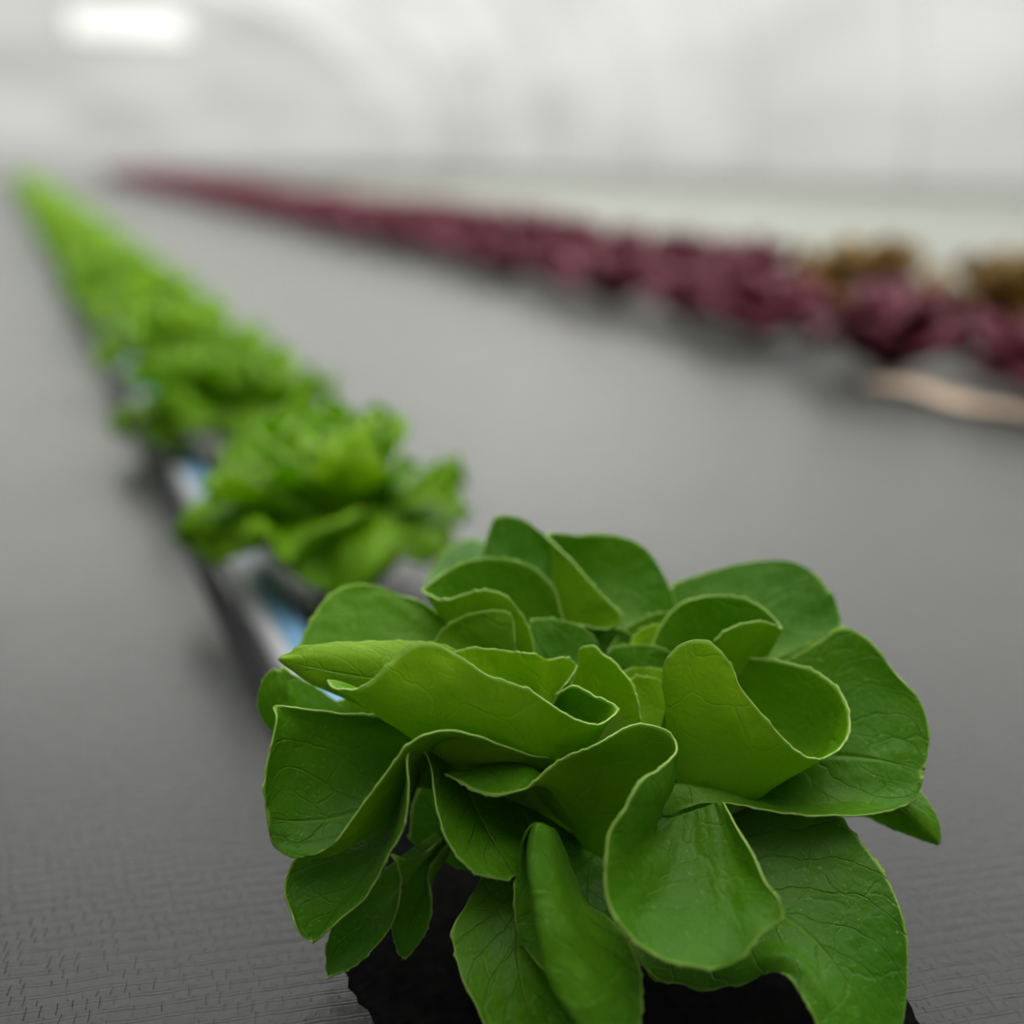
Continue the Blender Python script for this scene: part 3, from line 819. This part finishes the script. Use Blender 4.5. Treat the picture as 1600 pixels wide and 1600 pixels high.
# P: small dark leaf with turned-back tip at the far left
leaf([
    [(640, 1160, 42.5), (560, 1120, 42.3), (500, 1078, 42.2), (460, 1055, 42), (436, 1044, 41.7)],
    [(630, 1180, 42.3), (550, 1150, 42), (490, 1110, 41.8), (455, 1075, 41.7), (438, 1050, 41.6)],
    [(620, 1200, 42), (540, 1180, 41.8), (470, 1140, 41.5), (444, 1100, 41.3), (443, 1070, 41.3), (436, 1047, 41.5)],
    [(600, 1220, 42), (520, 1200, 41.8), (450, 1160, 41.4), (425, 1110, 41.1), (422, 1075, 41.1), (432, 1046, 41.4)],
    [(590, 1230, 42), (500, 1200, 41.8), (436, 1155, 41.4), (409, 1122, 41.2), (403, 1100, 41.2), (408, 1068, 41.2), (420, 1049, 41.3), (431, 1045, 41.4)],
], face='up', ref=(.2, .6), tone=.25, base=.0, seed=19)
rim_leaf([
    [(530, 1098, 41.6), (560, 1120, 41.8), (680, 1180, 42)],
    [(548, 1088, 41.8), (590, 1110, 42), (690, 1170, 42)],
    [(575, 1092, 41.9), (610, 1110, 42), (700, 1160, 42)],
    [(605, 1110, 41.8), (630, 1120, 42), (705, 1155, 42)],
], face='under', tone=.1, base=.9, seed=20)

# Q: small fresh leaf in front of M
rim_leaf([
    [(672, 1014, 41.6), (720, 1050, 41.6), (810, 1100, 41.8)],
    [(677, 1003, 41.7), (730, 1035, 41.7), (812, 1095, 41.8)],
    [(690, 985, 41.8), (740, 1025, 41.8), (814, 1095, 41.8)],
    [(716, 966, 41.8), (752, 1020, 41.8), (816, 1095, 41.8)],
    [(747, 956, 41.7), (765, 1015, 41.7), (818, 1095, 41.8)],
    [(775, 953, 41.6), (780, 1015, 41.6), (820, 1095, 41.8)],
    [(797, 958, 41.5), (795, 1015, 41.5), (822, 1095, 41.8)],
    [(803, 985, 41.4), (803, 1030, 41.4), (824, 1095, 41.7)],
    [(806, 1018, 41.3), (812, 1045, 41.4), (826, 1095, 41.6)],
], face='under', tone=.0, base=.0, seed=21)

# R: ruffled yellow-green leaf behind A
rim_leaf([
    [(700, 1022, 39.6), (730, 1060, 39.8), (840, 1180, 41)],
    [(720, 1015, 39.7), (755, 1060, 39.9), (850, 1180, 41)],
    [(765, 1014, 39.8), (785, 1060, 40), (858, 1180, 41)],
    [(800, 1018, 39.8), (812, 1065, 40), (865, 1180, 41)],
    [(835, 1022, 39.6), (838, 1070, 39.9), (870, 1180, 41)],
    [(858, 1031, 39.9), (853, 1075, 40.1), (875, 1180, 41)],
    [(884, 1028, 40.1), (868, 1080, 40.4), (880, 1180, 41)],
    [(900, 1039, 40.2), (880, 1085, 40.5), (884, 1180, 41)],
    [(890, 1058, 40), (878, 1095, 40.4), (886, 1180, 41)],
    [(868, 1085, 39.9), (868, 1110, 40.3), (886, 1180, 41)],
], face='under', ref=(.4, .7), tone=.7, base=.6, seed=22, nu=70)

# S: pale heart leaf
rim_leaf([
    [(870, 1098, 41), (880, 1120, 41.2), (930, 1200, 41.5)],
    [(893, 1070, 41), (900, 1110, 41.3), (935, 1200, 41.5)],
    [(903, 1036, 40.9), (915, 1090, 41.3), (940, 1200, 41.5)],
    [(905, 1015, 40.8), (925, 1080, 41.2), (945, 1200, 41.5)],
    [(922, 1009, 40.6), (938, 1075, 41.1), (950, 1200, 41.4)],
    [(943, 1022, 40.4), (952, 1080, 40.9), (955, 1200, 41.3)],
    [(963, 1040, 40.2), (965, 1095, 40.7), (960, 1200, 41.2)],
    [(978, 1056, 40.0), (975, 1110, 40.5), (965, 1200, 41.1)],
    [(989, 1075, 39.9), (983, 1125, 40.4), (968, 1200, 41)],
    [(995, 1100, 39.8), (988, 1140, 40.3), (970, 1200, 41)],
    [(1000, 1128, 39.8), (992, 1150, 40.2), (972, 1200, 41)],
], face='under', ref=(.6, .7), tone=.75, base=1.0, seed=23, nu=60)

# T: young leaves closing the heart
rim_leaf([
    [(829, 985, 42.6), (850, 1020, 42.4), (900, 1100, 42)],
    [(832, 968, 42.8), (860, 1010, 42.6), (905, 1100, 42)],
    [(850, 966, 42.9), (875, 1005, 42.7), (910, 1100, 42)],
    [(884, 971, 43), (895, 1010, 42.7), (915, 1100, 42)],
    [(912, 982, 43), (915, 1020, 42.7), (920, 1100, 42)],
    [(930, 1000, 42.9), (930, 1035, 42.6), (925, 1100, 42)],
    [(938, 1020, 42.7), (935, 1050, 42.4), (928, 1100, 42)],
], face='up', tone=.12, base=.0, seed=24)
rim_leaf([
    [(945, 1030, 42.4), (955, 1060, 42.3), (990, 1130, 42)],
    [(955, 1013, 42.5), (970, 1050, 42.4), (995, 1130, 42)],
    [(975, 1008, 42.6), (985, 1045, 42.4), (1000, 1130, 42)],
    [(1005, 1007, 42.6), (1005, 1045, 42.4), (1005, 1130, 42)],
    [(1035, 1013, 42.5), (1030, 1050, 42.4), (1010, 1130, 42)],
    [(1055, 1025, 42.4), (1040, 1060, 42.3), (1015, 1130, 42)],
], face='up', tone=.2, base=.0, seed=25)
rim_leaf([
    [(970, 1055, 41.7), (980, 1080, 41.7), (1010, 1140, 41.6)],
    [(985, 1045, 41.8), (995, 1075, 41.8), (1015, 1140, 41.6)],
    [(1010, 1043, 41.9), (1012, 1075, 41.8), (1020, 1140, 41.6)],
    [(1040, 1048, 41.9), (1035, 1080, 41.8), (1025, 1140, 41.6)],
    [(1055, 1060, 41.8), (1045, 1090, 41.7), (1030, 1140, 41.6)],
], face='under', tone=.35, base=.2, seed=26)
rim_leaf([
    [(978, 1070, 41.1), (985, 1095, 41.1), (1005, 1160, 41)],
    [(990, 1059, 41.2), (998, 1090, 41.2), (1010, 1160, 41)],
    [(1012, 1058, 41.2), (1012, 1090, 41.2), (1015, 1160, 41)],
    [(1035, 1066, 41.1), (1030, 1095, 41.1), (1020, 1160, 41)],
    [(1048, 1085, 41), (1040, 1110, 41), (1025, 1160, 41)],
], face='under', tone=.4, base=.1, seed=27)
rim_leaf([
    [(905, 1060, 42.2), (930, 1090, 42.3), (965, 1180, 42.2)],
    [(935, 1030, 42.5), (950, 1080, 42.5), (970, 1180, 42.2)],
    [(970, 1035, 42.5), (975, 1080, 42.5), (975, 1180, 42.2)],
    [(1000, 1060, 42.3), (995, 1095, 42.3), (982, 1180, 42.2)],
], face='up', tone=.3, base=.1, seed=28)

rim_leaf([
    [(1000, 1110, 42.0), (1010, 1150, 42), (1020, 1210, 41.8)],
    [(1020, 1075, 42.2), (1025, 1140, 42.1), (1030, 1210, 41.8)],
    [(1050, 1070, 42.2), (1050, 1140, 42.1), (1045, 1210, 41.8)],
    [(1075, 1100, 42.0), (1070, 1150, 42), (1060, 1210, 41.8)],
], face='up', tone=.1, base=.0, seed=39)
rim_leaf([
    [(890, 1010, 43.6), (910, 1060, 43.3), (940, 1150, 42.8)],
    [(905, 985, 43.8), (925, 1045, 43.5), (950, 1150, 42.8)],
    [(945, 978, 43.9), (955, 1040, 43.6), (960, 1150, 42.8)],
    [(985, 990, 43.8), (985, 1045, 43.5), (975, 1150, 42.8)],
    [(1010, 1020, 43.6), (1005, 1060, 43.3), (985, 1150, 42.8)],
], face='up', tone=.15, base=.0, seed=40)
# U: narrow curled leaf at the bottom centre
leaf([
    [(850, 1310, 38.6), (838, 1300, 37.5), (826, 1340, 37.4), (806, 1372, 37.2), (803, 1400, 36.9), (806, 1440, 36.8), (815, 1470, 36.7)],
    [(852, 1300, 38.3), (830, 1294, 37), (817, 1322, 36.9), (812, 1360, 37), (815, 1400, 36.9), (825, 1450, 36.7), (835, 1500, 36.2)],
    [(856, 1300, 38.2), (830, 1290, 36.6), (819, 1306, 36.6), (820, 1340, 37), (832, 1400, 36.9), (850, 1460, 36.4), (870, 1540, 35.6)],
    [(858, 1300, 38), (838, 1288, 36.2), (828, 1300, 37), (832, 1340, 37.4), (850, 1400, 37), (880, 1480, 36.2), (910, 1600, 35)],
    [(858, 1295, 37.8), (844, 1296, 35.9), (841, 1312, 35.7), (835, 1333, 35.5), (833, 1344, 35.4), (833, 1381, 35.0), (838, 1422, 34.7), (846, 1467, 34.3), (856, 1525, 33.9), (875, 1563, 33.6), (894, 1588, 33.4), (920, 1640, 33.1)],
    [(865, 1295, 37.8), (858, 1305, 36.5), (862, 1350, 35.6), (868, 1400, 35), (880, 1450, 34.5), (895, 1510, 34), (925, 1580, 33.5), (945, 1645, 33.1)],
    [(875, 1310, 38), (878, 1340, 37), (890, 1390, 36.2), (905, 1430, 35.6), (925, 1480, 34.9), (950, 1540, 34.3), (970, 1600, 33.8), (975, 1650, 33.3)],
    [(885, 1330, 38.2), (900, 1370, 37.7), (920, 1410, 37), (950, 1435, 36.4), (980, 1470, 35.8), (998, 1510, 35.3), (1003, 1560, 34.7), (1000, 1600, 34.2), (990, 1655, 33.6)],
], face='up', ref=(.85, .6), tone=.16, base=.0, rib=True, seed=29, nu=80, nv=60)
# V: broad low leaf behind U
leaf([
    [(800, 1330, 40), (755, 1370, 38.8), (735, 1405, 38.2), (706, 1453, 37.4), (711, 1487, 36.9), (724, 1537, 36.2), (742, 1569, 35.8), (758, 1605, 35.4), (790, 1660, 34.8)],
    [(820, 1335, 40), (785, 1400, 38.6), (765, 1460, 37.6), (775, 1530, 36.6), (795, 1600, 35.7), (820, 1660, 35)],
    [(840, 1340, 40), (830, 1410, 38.5), (830, 1470, 37.6), (835, 1530, 36.8), (850, 1600, 36), (865, 1660, 35.2)],
    [(860, 1350, 40), (880, 1420, 38.6), (900, 1480, 37.8), (920, 1540, 37), (925, 1600, 36.2), (920, 1660, 35.6)],
], face='up', tone=.25, base=.15, seed=30)
# W: large low leaf at the bottom right
leaf([
    [(960, 1370, 39.6), (950, 1410, 38.9), (968, 1455, 38.2), (1000, 1505, 37.3), (1031, 1534, 36.9), (1063, 1538, 36.6), (1097, 1549, 36.3), (1138, 1541, 36.1), (1156, 1541, 36), (1178, 1530, 36), (1200, 1520, 35.9), (1219, 1519, 35.8), (1236, 1530, 35.5), (1250, 1553, 35.2), (1266, 1578, 34.9), (1275, 1600, 34.7), (1300, 1650, 34.3)],
    [(990, 1350, 40), (1010, 1430, 38.7), (1080, 1490, 37.1), (1150, 1505, 36.4), (1215, 1490, 36), (1265, 1530, 35.5), (1300, 1590, 35), (1330, 1650, 34.4)],
    [(1040, 1320, 40.2), (1090, 1390, 38.9), (1160, 1440, 37.7), (1230, 1465, 36.9), (1290, 1520, 36.1), (1330, 1590, 35.3), (1350, 1650, 34.8)],
    [(1080, 1280, 40.6), (1170, 1330, 39.4), (1250, 1380, 38.4), (1310, 1440, 37.4), (1355, 1510, 36.5), (1375, 1580, 35.8), (1380, 1650, 35.1)],
    [(1120, 1250, 41), (1210, 1240, 40.4), (1270, 1240, 40), (1313, 1278, 39.4), (1353, 1325, 38.7), (1376, 1356, 38.2), (1394, 1388, 37.8), (1407, 1420, 37.4), (1415, 1459, 37), (1418, 1506, 36.6), (1418, 1544, 36.2), (1413, 1580, 35.8), (1405, 1650, 35.2)],
], face='up', tone=.1, base=.1, seed=31, nu=60, nv=60)
# X: folded tip poking out at the right
leaf([
    [(1230, 1200, 42.5), (1340, 1200, 41.7), (1438, 1238, 41), (1455, 1262, 40.6), (1468, 1290, 40.3), (1471, 1312, 40.1)],
    [(1240, 1220, 42.2), (1340, 1230, 41.3), (1407, 1262, 40.4), (1440, 1292, 40.1), (1468, 1318, 40)],
    [(1240, 1240, 42.4), (1310, 1262, 41.8), (1352, 1276, 41.4), (1400, 1296, 41), (1440, 1313, 40.5), (1464, 1322, 40.1)],
], face='up', ref=(.2, .6), tone=.3, base=.2, seed=32)
# Y, Z: two low leaves hanging in the shade at the left
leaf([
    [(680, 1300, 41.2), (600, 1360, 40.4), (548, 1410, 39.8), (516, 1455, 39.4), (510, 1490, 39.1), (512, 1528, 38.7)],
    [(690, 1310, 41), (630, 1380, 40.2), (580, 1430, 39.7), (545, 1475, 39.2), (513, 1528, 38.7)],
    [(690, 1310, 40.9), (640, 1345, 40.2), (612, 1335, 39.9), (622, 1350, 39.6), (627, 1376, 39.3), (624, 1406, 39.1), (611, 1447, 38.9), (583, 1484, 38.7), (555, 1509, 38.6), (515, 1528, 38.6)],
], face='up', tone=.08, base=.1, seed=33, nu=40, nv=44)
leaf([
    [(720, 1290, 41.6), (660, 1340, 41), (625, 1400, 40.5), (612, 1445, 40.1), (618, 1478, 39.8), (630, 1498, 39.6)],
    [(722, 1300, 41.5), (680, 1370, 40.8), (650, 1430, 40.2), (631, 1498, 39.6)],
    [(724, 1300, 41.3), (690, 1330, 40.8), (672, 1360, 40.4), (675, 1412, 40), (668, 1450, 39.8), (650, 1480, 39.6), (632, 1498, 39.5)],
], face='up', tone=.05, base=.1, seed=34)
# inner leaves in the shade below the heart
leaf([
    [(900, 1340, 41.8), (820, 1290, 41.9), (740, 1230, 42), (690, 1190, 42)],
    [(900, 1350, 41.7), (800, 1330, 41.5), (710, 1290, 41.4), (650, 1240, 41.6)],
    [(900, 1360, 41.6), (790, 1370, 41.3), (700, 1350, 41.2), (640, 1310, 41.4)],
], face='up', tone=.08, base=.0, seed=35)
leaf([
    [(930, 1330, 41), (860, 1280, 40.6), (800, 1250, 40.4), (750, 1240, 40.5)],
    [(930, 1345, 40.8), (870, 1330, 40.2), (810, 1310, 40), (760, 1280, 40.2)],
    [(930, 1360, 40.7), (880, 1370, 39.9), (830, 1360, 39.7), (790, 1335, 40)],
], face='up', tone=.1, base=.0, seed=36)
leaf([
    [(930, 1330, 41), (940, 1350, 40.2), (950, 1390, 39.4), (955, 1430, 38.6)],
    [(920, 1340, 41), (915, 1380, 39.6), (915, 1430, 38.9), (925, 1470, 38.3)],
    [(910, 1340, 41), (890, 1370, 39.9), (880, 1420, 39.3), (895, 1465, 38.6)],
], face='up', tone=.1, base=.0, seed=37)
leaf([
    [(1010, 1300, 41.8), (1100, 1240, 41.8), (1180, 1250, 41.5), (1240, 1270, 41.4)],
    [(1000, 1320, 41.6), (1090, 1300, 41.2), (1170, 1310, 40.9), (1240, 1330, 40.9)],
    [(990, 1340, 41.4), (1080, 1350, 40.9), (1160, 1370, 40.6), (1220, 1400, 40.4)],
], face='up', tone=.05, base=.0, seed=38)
sv, sf = tube([BASE + Vector((0, 0, -0.004)), BASE + Vector((0, 0, 0.012)), at(945, 1330, 0.425), at(945, 1260, 0.418)], [0.013, 0.012, 0.010, 0.006], 14)
mesh_obj('stem', [v - BASE for v in sv], sf, STEM, hero)
# ---------------------------------------------------------------- background heads
def blade(L, Wd, e0, e1, az, rnd, cup=0.25, ruf=0.006, rufk=5, nu=15, nv=12, r0=0.006, z0=0.01, gamma=0.6, tipw=0.75):
    """a leaf grid leaving the stem at azimuth az; elevation bends from e0 (base) to e1 (tip)"""
    off = Vector((rnd.random() * 90, rnd.random() * 90, rnd.random() * 90))
    ph = rnd.random() * 6.28
    ca, sa = math.cos(az), math.sin(az)
    vs, uv = [], []
    r, z = r0, z0
    line = []
    for j in range(nv):
        v = j / (nv - 1)
        e = e0 + (e1 - e0) * v ** 1.3
        line.append((r, z, e))
        r += math.cos(e) * L / (nv - 1); z += math.sin(e) * L / (nv - 1)
    for i in range(nu):
        s = i / (nu - 1) * 2 - 1
        for j in range(nv):
            v = j / (nv - 1)
            r, z, e = line[j]
            w = Wd * (0.16 + 0.84 * math.sin(math.pi * min(1, v ** gamma) * tipw) ** 0.9) * (1 if v < .75 else math.sqrt(max(0.0, 1 - ((v - .75) / .27) ** 2)) * .85 + .15)
            x = s * w
            d = cup * w * s * s + ruf * (v ** 1.5) * (math.sin(rufk * s * 3.1 + ph + v * 2) * abs(s) ** .6) \
                + ruf * 1.2 * v * noise.noise(Vector((s * 2.2, v * 3, 0)) + off)
            nr, nzz = -math.sin(e), math.cos(e)
            R, Z = r + nr * d, z + nzz * d
            back = -abs(s) * w * 0.25
            R += math.cos(e) * back; Z += math.sin(e) * back
            vs.append(Vector((ca * R - sa * x, sa * R + ca * x, max(0.002, Z)))); uv.append((i / (nu - 1), v))
    fs = []
    for a in range(nu - 1):
        for b in range(nv - 1):
            fs.append((a * nv + b, (a + 1) * nv + b, (a + 1) * nv + b + 1, a * nv + b + 1))
    # keep the front of the face on the upper (inner) side
    i, j = nu // 2, nv // 2
    n_ = (vs[(i + 1) * nv + j] - vs[i * nv + j]).cross(vs[i * nv + j + 1] - vs[i * nv + j])
    if n_.dot(Vector((-ca, -sa, 1.0))) < 0: fs = [f[::-1] for f in fs]
    return vs, fs, uv


def head_spec(style, n, rnd):
    out = []
    for i in range(n):
        t = i / (n - 1)                                   # 0 heart .. 1 outer
        az = i * 2.39996 + rnd.uniform(-.25, .25)
        if style == 'green':
            out.append((dict(L=0.055 + 0.055 * t + rnd.uniform(-.006, .006), Wd=0.020 + 0.026 * t, e0=math.radians(90 - 62 * t * t),
                             e1=math.radians(80 - 38 * t - 62 * t ** 5 + rnd.uniform(-14, 14)), az=az, cup=0.6 - 0.5 * t, ruf=0.008 + 0.006 * t, rufk=1.4,
                             z0=0.022), 1.0 - 0.35 * t, 0.25 - .2 * t))
        else:
            out.append((dict(L=0.09 + 0.05 * t + rnd.uniform(-.01, .01), Wd=0.024 + 0.020 * t, e0=math.radians(88 - 60 * t * t),
                             e1=math.radians(75 - 60 * t + rnd.uniform(-14, 14)), az=az, cup=0.25 - 0.2 * t, ruf=0.013, rufk=3.2,
                             z0=0.012), rnd.uniform(.1, .7), 0.15 + .25 * rnd.random()))
    if style == 'green':
        for i in range(7):                                # skirt of old leaves hanging to the ground
            out.append((dict(L=0.090 + rnd.uniform(-.008, .008), Wd=0.046, e0=math.radians(20), e1=math.radians(-58), az=i * 0.9 + rnd.uniform(-.2, .2),
                             cup=-0.15, ruf=0.008, rufk=1.5, z0=0.048, r0=0.018), 0.6, 0.1))
    else:
        for i in range(8):
            out.append((dict(L=0.098 + rnd.uniform(-.01, .01), Wd=0.045, e0=math.radians(30), e1=math.radians(-60), az=i * 0.79 + rnd.uniform(-.2, .2),
                             cup=-0.1, ruf=0.012, rufk=3, z0=0.05, r0=0.01), rnd.uniform(0, .5), 0.15))
    return out


def thick(o, th=0.0012):
    m = o.modifiers.new('thickness', 'SOLIDIFY')
    m.thickness = th; m.offset = 0; m.material_offset = 1; m.material_offset_rim = 2


def head(name, style, n, seed, mats, stem_mat, split, tone_mul=1.0):
    """lettuce head with its foot at the origin; split = every leaf a part, else one foliage mesh"""
    rnd = random.Random(seed)
    root = empty(name, (0, 0, 0))
    V, Fc, U = [], [], []
    for kw, tone, bs in head_spec(style, n, rnd):
        vs, fs, uv = blade(rnd=rnd, nu=21 if split else 13, nv=16 if split else 9, **kw)
        if split:
            o = mesh_obj('leaf', vs, fs, mats, root, uvs=uv)
            o.color = (min(1, tone * tone_mul), bs, 0, 1); thick(o)
        else:
            k = len(V); V += vs; U += uv; Fc += [tuple(q + k for q in f) for f in fs]
    if not split:
        o = mesh_obj('foliage', V, Fc, mats, root, uvs=U)
        o.color = ((.95 if style == 'green' else .5), .15, 0, 1); thick(o, 0.0015)
    sv, sf = tube([(0, 0, -0.002), (0, 0, 0.012), (0, 0, 0.035)], [0.012, 0.011, 0.006], 10)
    mesh_obj('stem', sv, sf, stem_mat, root)
    return root


def copy_tree(o):
    r = o.copy(); C.objects.link(r)
    for ch in list(o.children):
        c = ch.copy(); C.objects.link(c); c.parent = r
    return r


GM = [BG, UN, RIM]
RM = [RED, RED, REDRIM]
BM = [BRN, BRN, BRN]

# --- green row: the second and third heads with every leaf, the rest smaller in view
ROWX = 0.180
spec = [(0.690, 0.0, 5, 1.02, 1.2), (1.060, 2.1, 9, 1.10, 1.18)]
for k, (y, rz, sd, sx, sz) in enumerate(spec):
    h = head('butterhead_lettuce', 'green', 30, sd, GM, STEM, True, 1.0)
    h.location = (ROWX, y, 0); h.rotation_euler.z = rz; h.scale = (sx, sx, sz)
    tag(h, ['blurred green butterhead lettuce second from the front, standing just behind the sharp one',
            'blurred green butterhead lettuce third from the front, beside the blue strip'][k], 'lettuce', 'green butterhead lettuces')
gp = [head('butterhead_lettuce', 'green', 24, 40 + i, GM, STEM, False) for i in range(3)]
words = {0: 'fourth', 1: 'fifth', 2: 'sixth'}
rnd = random.Random(3)
for k in range(30):
    o = gp[k] if k < 3 else copy_tree(gp[k % 3])
    y = 1.06 + 0.362 * (k + 1)
    o.location = (ROWX + rnd.uniform(-.012, .012) + (0.012 if k == 0 else 0), y, 0)
    o.rotation_euler.z = rnd.random() * 6.28
    s = rnd.uniform(1.04, 1.16); o.scale = (s, s, s * rnd.uniform(1.0, 1.15))
    lab = f'blurred green butterhead lettuce {words[k]} from the front of the green row' if k in words else \
        'tiny blurred green butterhead lettuce far down the green row, past the sixth'
    tag(o, lab, 'lettuce', 'far green butterhead lettuces' if k not in words else 'green butterhead lettuces')

# --- red rows
FX = 1.115


def place(o, x, y, s, sz, lab, grp, rz):
    o.location = (x, y, 0); o.rotation_euler.z = rz; o.scale = (s, s, s * sz)
    tag(o, lab, 'lettuce', grp)


rnd = random.Random(8)
near = [(0.85, 'dark red frilly lettuce cut off by the right edge, behind the tan strip'),
        (1.075, 'dark red frilly lettuce standing alone at the left end of the tan strip'),
        (1.385, 'dark red frilly lettuce left of the one that stands alone by the tan strip')]
for k, (y, lab) in enumerate(near):
    o = head('red_leaf_lettuce', 'red', 24, 60 + k, RM, REDSTEM, True)
    place(o, FX + (0.03, -0.015, 0)[k], y, (1.0, 1.08, 1.1)[k], (0.95, 1.0, 0.9)[k], lab, 'front row of red lettuces', rnd.random() * 6)
rp = [head('red_leaf_lettuce', 'red', 22, 80 + i, RM, REDSTEM, False) for i in range(3)]
k = 0
y = 1.60
while y < 13.0:
    o = rp[k] if k < 3 else copy_tree(rp[k % 3])
    lab = 'dark red frilly lettuce in the crowded far part of the front red row'
    grp = 'farther front row red lettuces'
    if k < 4:
        lab = 'dark red frilly lettuce in the front row, ' + ('third', 'fourth', 'fifth', 'sixth')[k] + ' whole one from the right'; grp = 'front row of red lettuces'
    place(o, FX + rnd.uniform(-.015, .015), y, rnd.uniform(.92, 1.02), rnd.uniform(.92, 1.04), lab, grp, rnd.random() * 6)
    y += 0.252; k += 1
# second row: bronze heads first, red ones farther on
bz = [(1.40, 1.10, 'bronze green lettuce cut off by the right edge, behind the rightmost red one'),
      (1.37, 1.42, 'bronze green lettuce behind the red one that stands alone near the tan strip')]
for k, (x, y, lab) in enumerate(bz):
    o = head('bronze_lettuce', 'red', 24, 90 + k, BM, STEM, True)
    place(o, x, y, 1.16, 1.15, lab, 'bronze green lettuces of the back row', rnd.random() * 6)
y = 1.78; k = 0
while y < 13.0:
    o = copy_tree(rp[k % 3])
    lab = 'dark red frilly lettuce of the back red row, left of the bronze green ones'
    grp = 'back row red lettuces'
    if k < 2:
        lab = 'dark red frilly lettuce in the back row, ' + ('next', 'second')[k] + ' one left of the bronze pair'
    place(o, 1.40 + rnd.uniform(-.015, .015), y, rnd.uniform(.95, 1.05), rnd.uniform(1.05, 1.2), lab, grp, rnd.random() * 6)
    y += 0.262; k += 1

# ---------------------------------------------------------------- channel beside the green row
def extrude_profile(name, prof, y0, y1, mat, parent, closed=True):
    n = len(prof); v = [(x, y0, z) for x, z in prof] + [(x, y1, z) for x, z in prof]
    f = [(i, (i + 1) % n, n + (i + 1) % n, n + i) for i in range(n if closed else n - 1)]
    f += [tuple(range(n - 1, -1, -1)), tuple(range(n, 2 * n))]
    o = mesh_obj(name, v, f, mat, parent, smooth=False)
    b = o.modifiers.new('bevel', 'BEVEL'); b.width = 0.0012; b.segments = 2; b.limit_method = 'ANGLE'
    return o


ch = empty('irrigation_channel', (0.112, 0.3, 0))
tag(ch, 'narrow blue topped channel running along the left side of the green lettuce row', 'channel')
extrude_profile('channel_body', [(-.024, 0), (.034, 0), (.034, .010), (.026, .0125), (-.012, .0125)], 0.165, 13.5,
                plain('black_channel_shade', (0.014, 0.015, 0.016), 0.45), ch)  # body black and widened left: shadow beside the channel put into it
extrude_profile('channel_lip', [(-.008, .0127), (.004, .0127), (.004, .019), (-.004, .019)], 0.165, 13.5,
                plain('grey_channel_lip', (0.40, 0.40, 0.42), 0.4), ch)
extrude_profile('channel_cover', [(.0042, .0127), (.021, .0127), (.020, .0185), (.0042, .0195)], 0.165, 13.5,
                plain('blue_channel_film', (0.16, 0.32, 0.50), 0.3), ch)

# near-black patch: shade under the sharp lettuce put into colour and outline
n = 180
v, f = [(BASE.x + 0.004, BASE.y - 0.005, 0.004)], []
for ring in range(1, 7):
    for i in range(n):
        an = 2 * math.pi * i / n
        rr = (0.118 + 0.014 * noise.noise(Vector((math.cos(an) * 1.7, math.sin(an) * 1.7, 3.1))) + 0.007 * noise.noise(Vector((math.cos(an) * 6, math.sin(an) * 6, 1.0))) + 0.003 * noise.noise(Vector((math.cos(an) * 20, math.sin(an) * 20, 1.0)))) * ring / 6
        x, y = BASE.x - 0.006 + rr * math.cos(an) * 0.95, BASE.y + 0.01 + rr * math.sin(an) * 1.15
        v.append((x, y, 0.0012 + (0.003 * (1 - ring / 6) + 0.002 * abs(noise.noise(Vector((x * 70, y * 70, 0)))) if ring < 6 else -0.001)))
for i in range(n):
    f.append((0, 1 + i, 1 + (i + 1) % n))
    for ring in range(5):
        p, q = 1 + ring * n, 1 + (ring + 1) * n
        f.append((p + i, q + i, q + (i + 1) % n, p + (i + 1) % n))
o = mesh_obj('shade_patch', v, f, plain('black_painted_shade', (0.003, 0.003, 0.003), 0.9, spec=0.03, noise_scale=220, amt=0.6))
tag(o, 'dark patch of painted shade beneath the large sharp lettuce', 'shade_patch', kind='stuff')

# tan strip lying before the red row
n = 26
v, f = [], []
for i in range(n):
    t = i / (n - 1)
    p = Vector((1.012 + 0.05 * t + 0.006 * math.sin(t * 6), 1.015 - 0.26 * t, 0))
    w = 0.022 * (0.55 + 0.45 * math.sin(math.pi * min(1, t * 1.15 + .1)) + .15 * math.sin(t * 17))
    z = 0.004 + 0.006 * (0.5 + 0.5 * math.sin(t * 9))
    for a, b in ((-w, 0.0), (-w, 0.006), (w, 0.009), (w, 0.0)):
        v.append((p.x + a, p.y + a * .2, z + b))
for i in range(n - 1):
    for k in range(4):
        f.append((i * 4 + k, i * 4 + (k + 1) % 4, (i + 1) * 4 + (k + 1) % 4, (i + 1) * 4 + k))
f += [(3, 2, 1, 0), tuple((n - 1) * 4 + k for k in range(4))]
o = mesh_obj('tan_strip', v, f, plain('dry_tan_matter', (0.72, 0.55, 0.42), 0.7, noise_scale=60))
tag(o, 'pale tan strip lying on the black cover in front of the nearest red lettuces', 'strip')
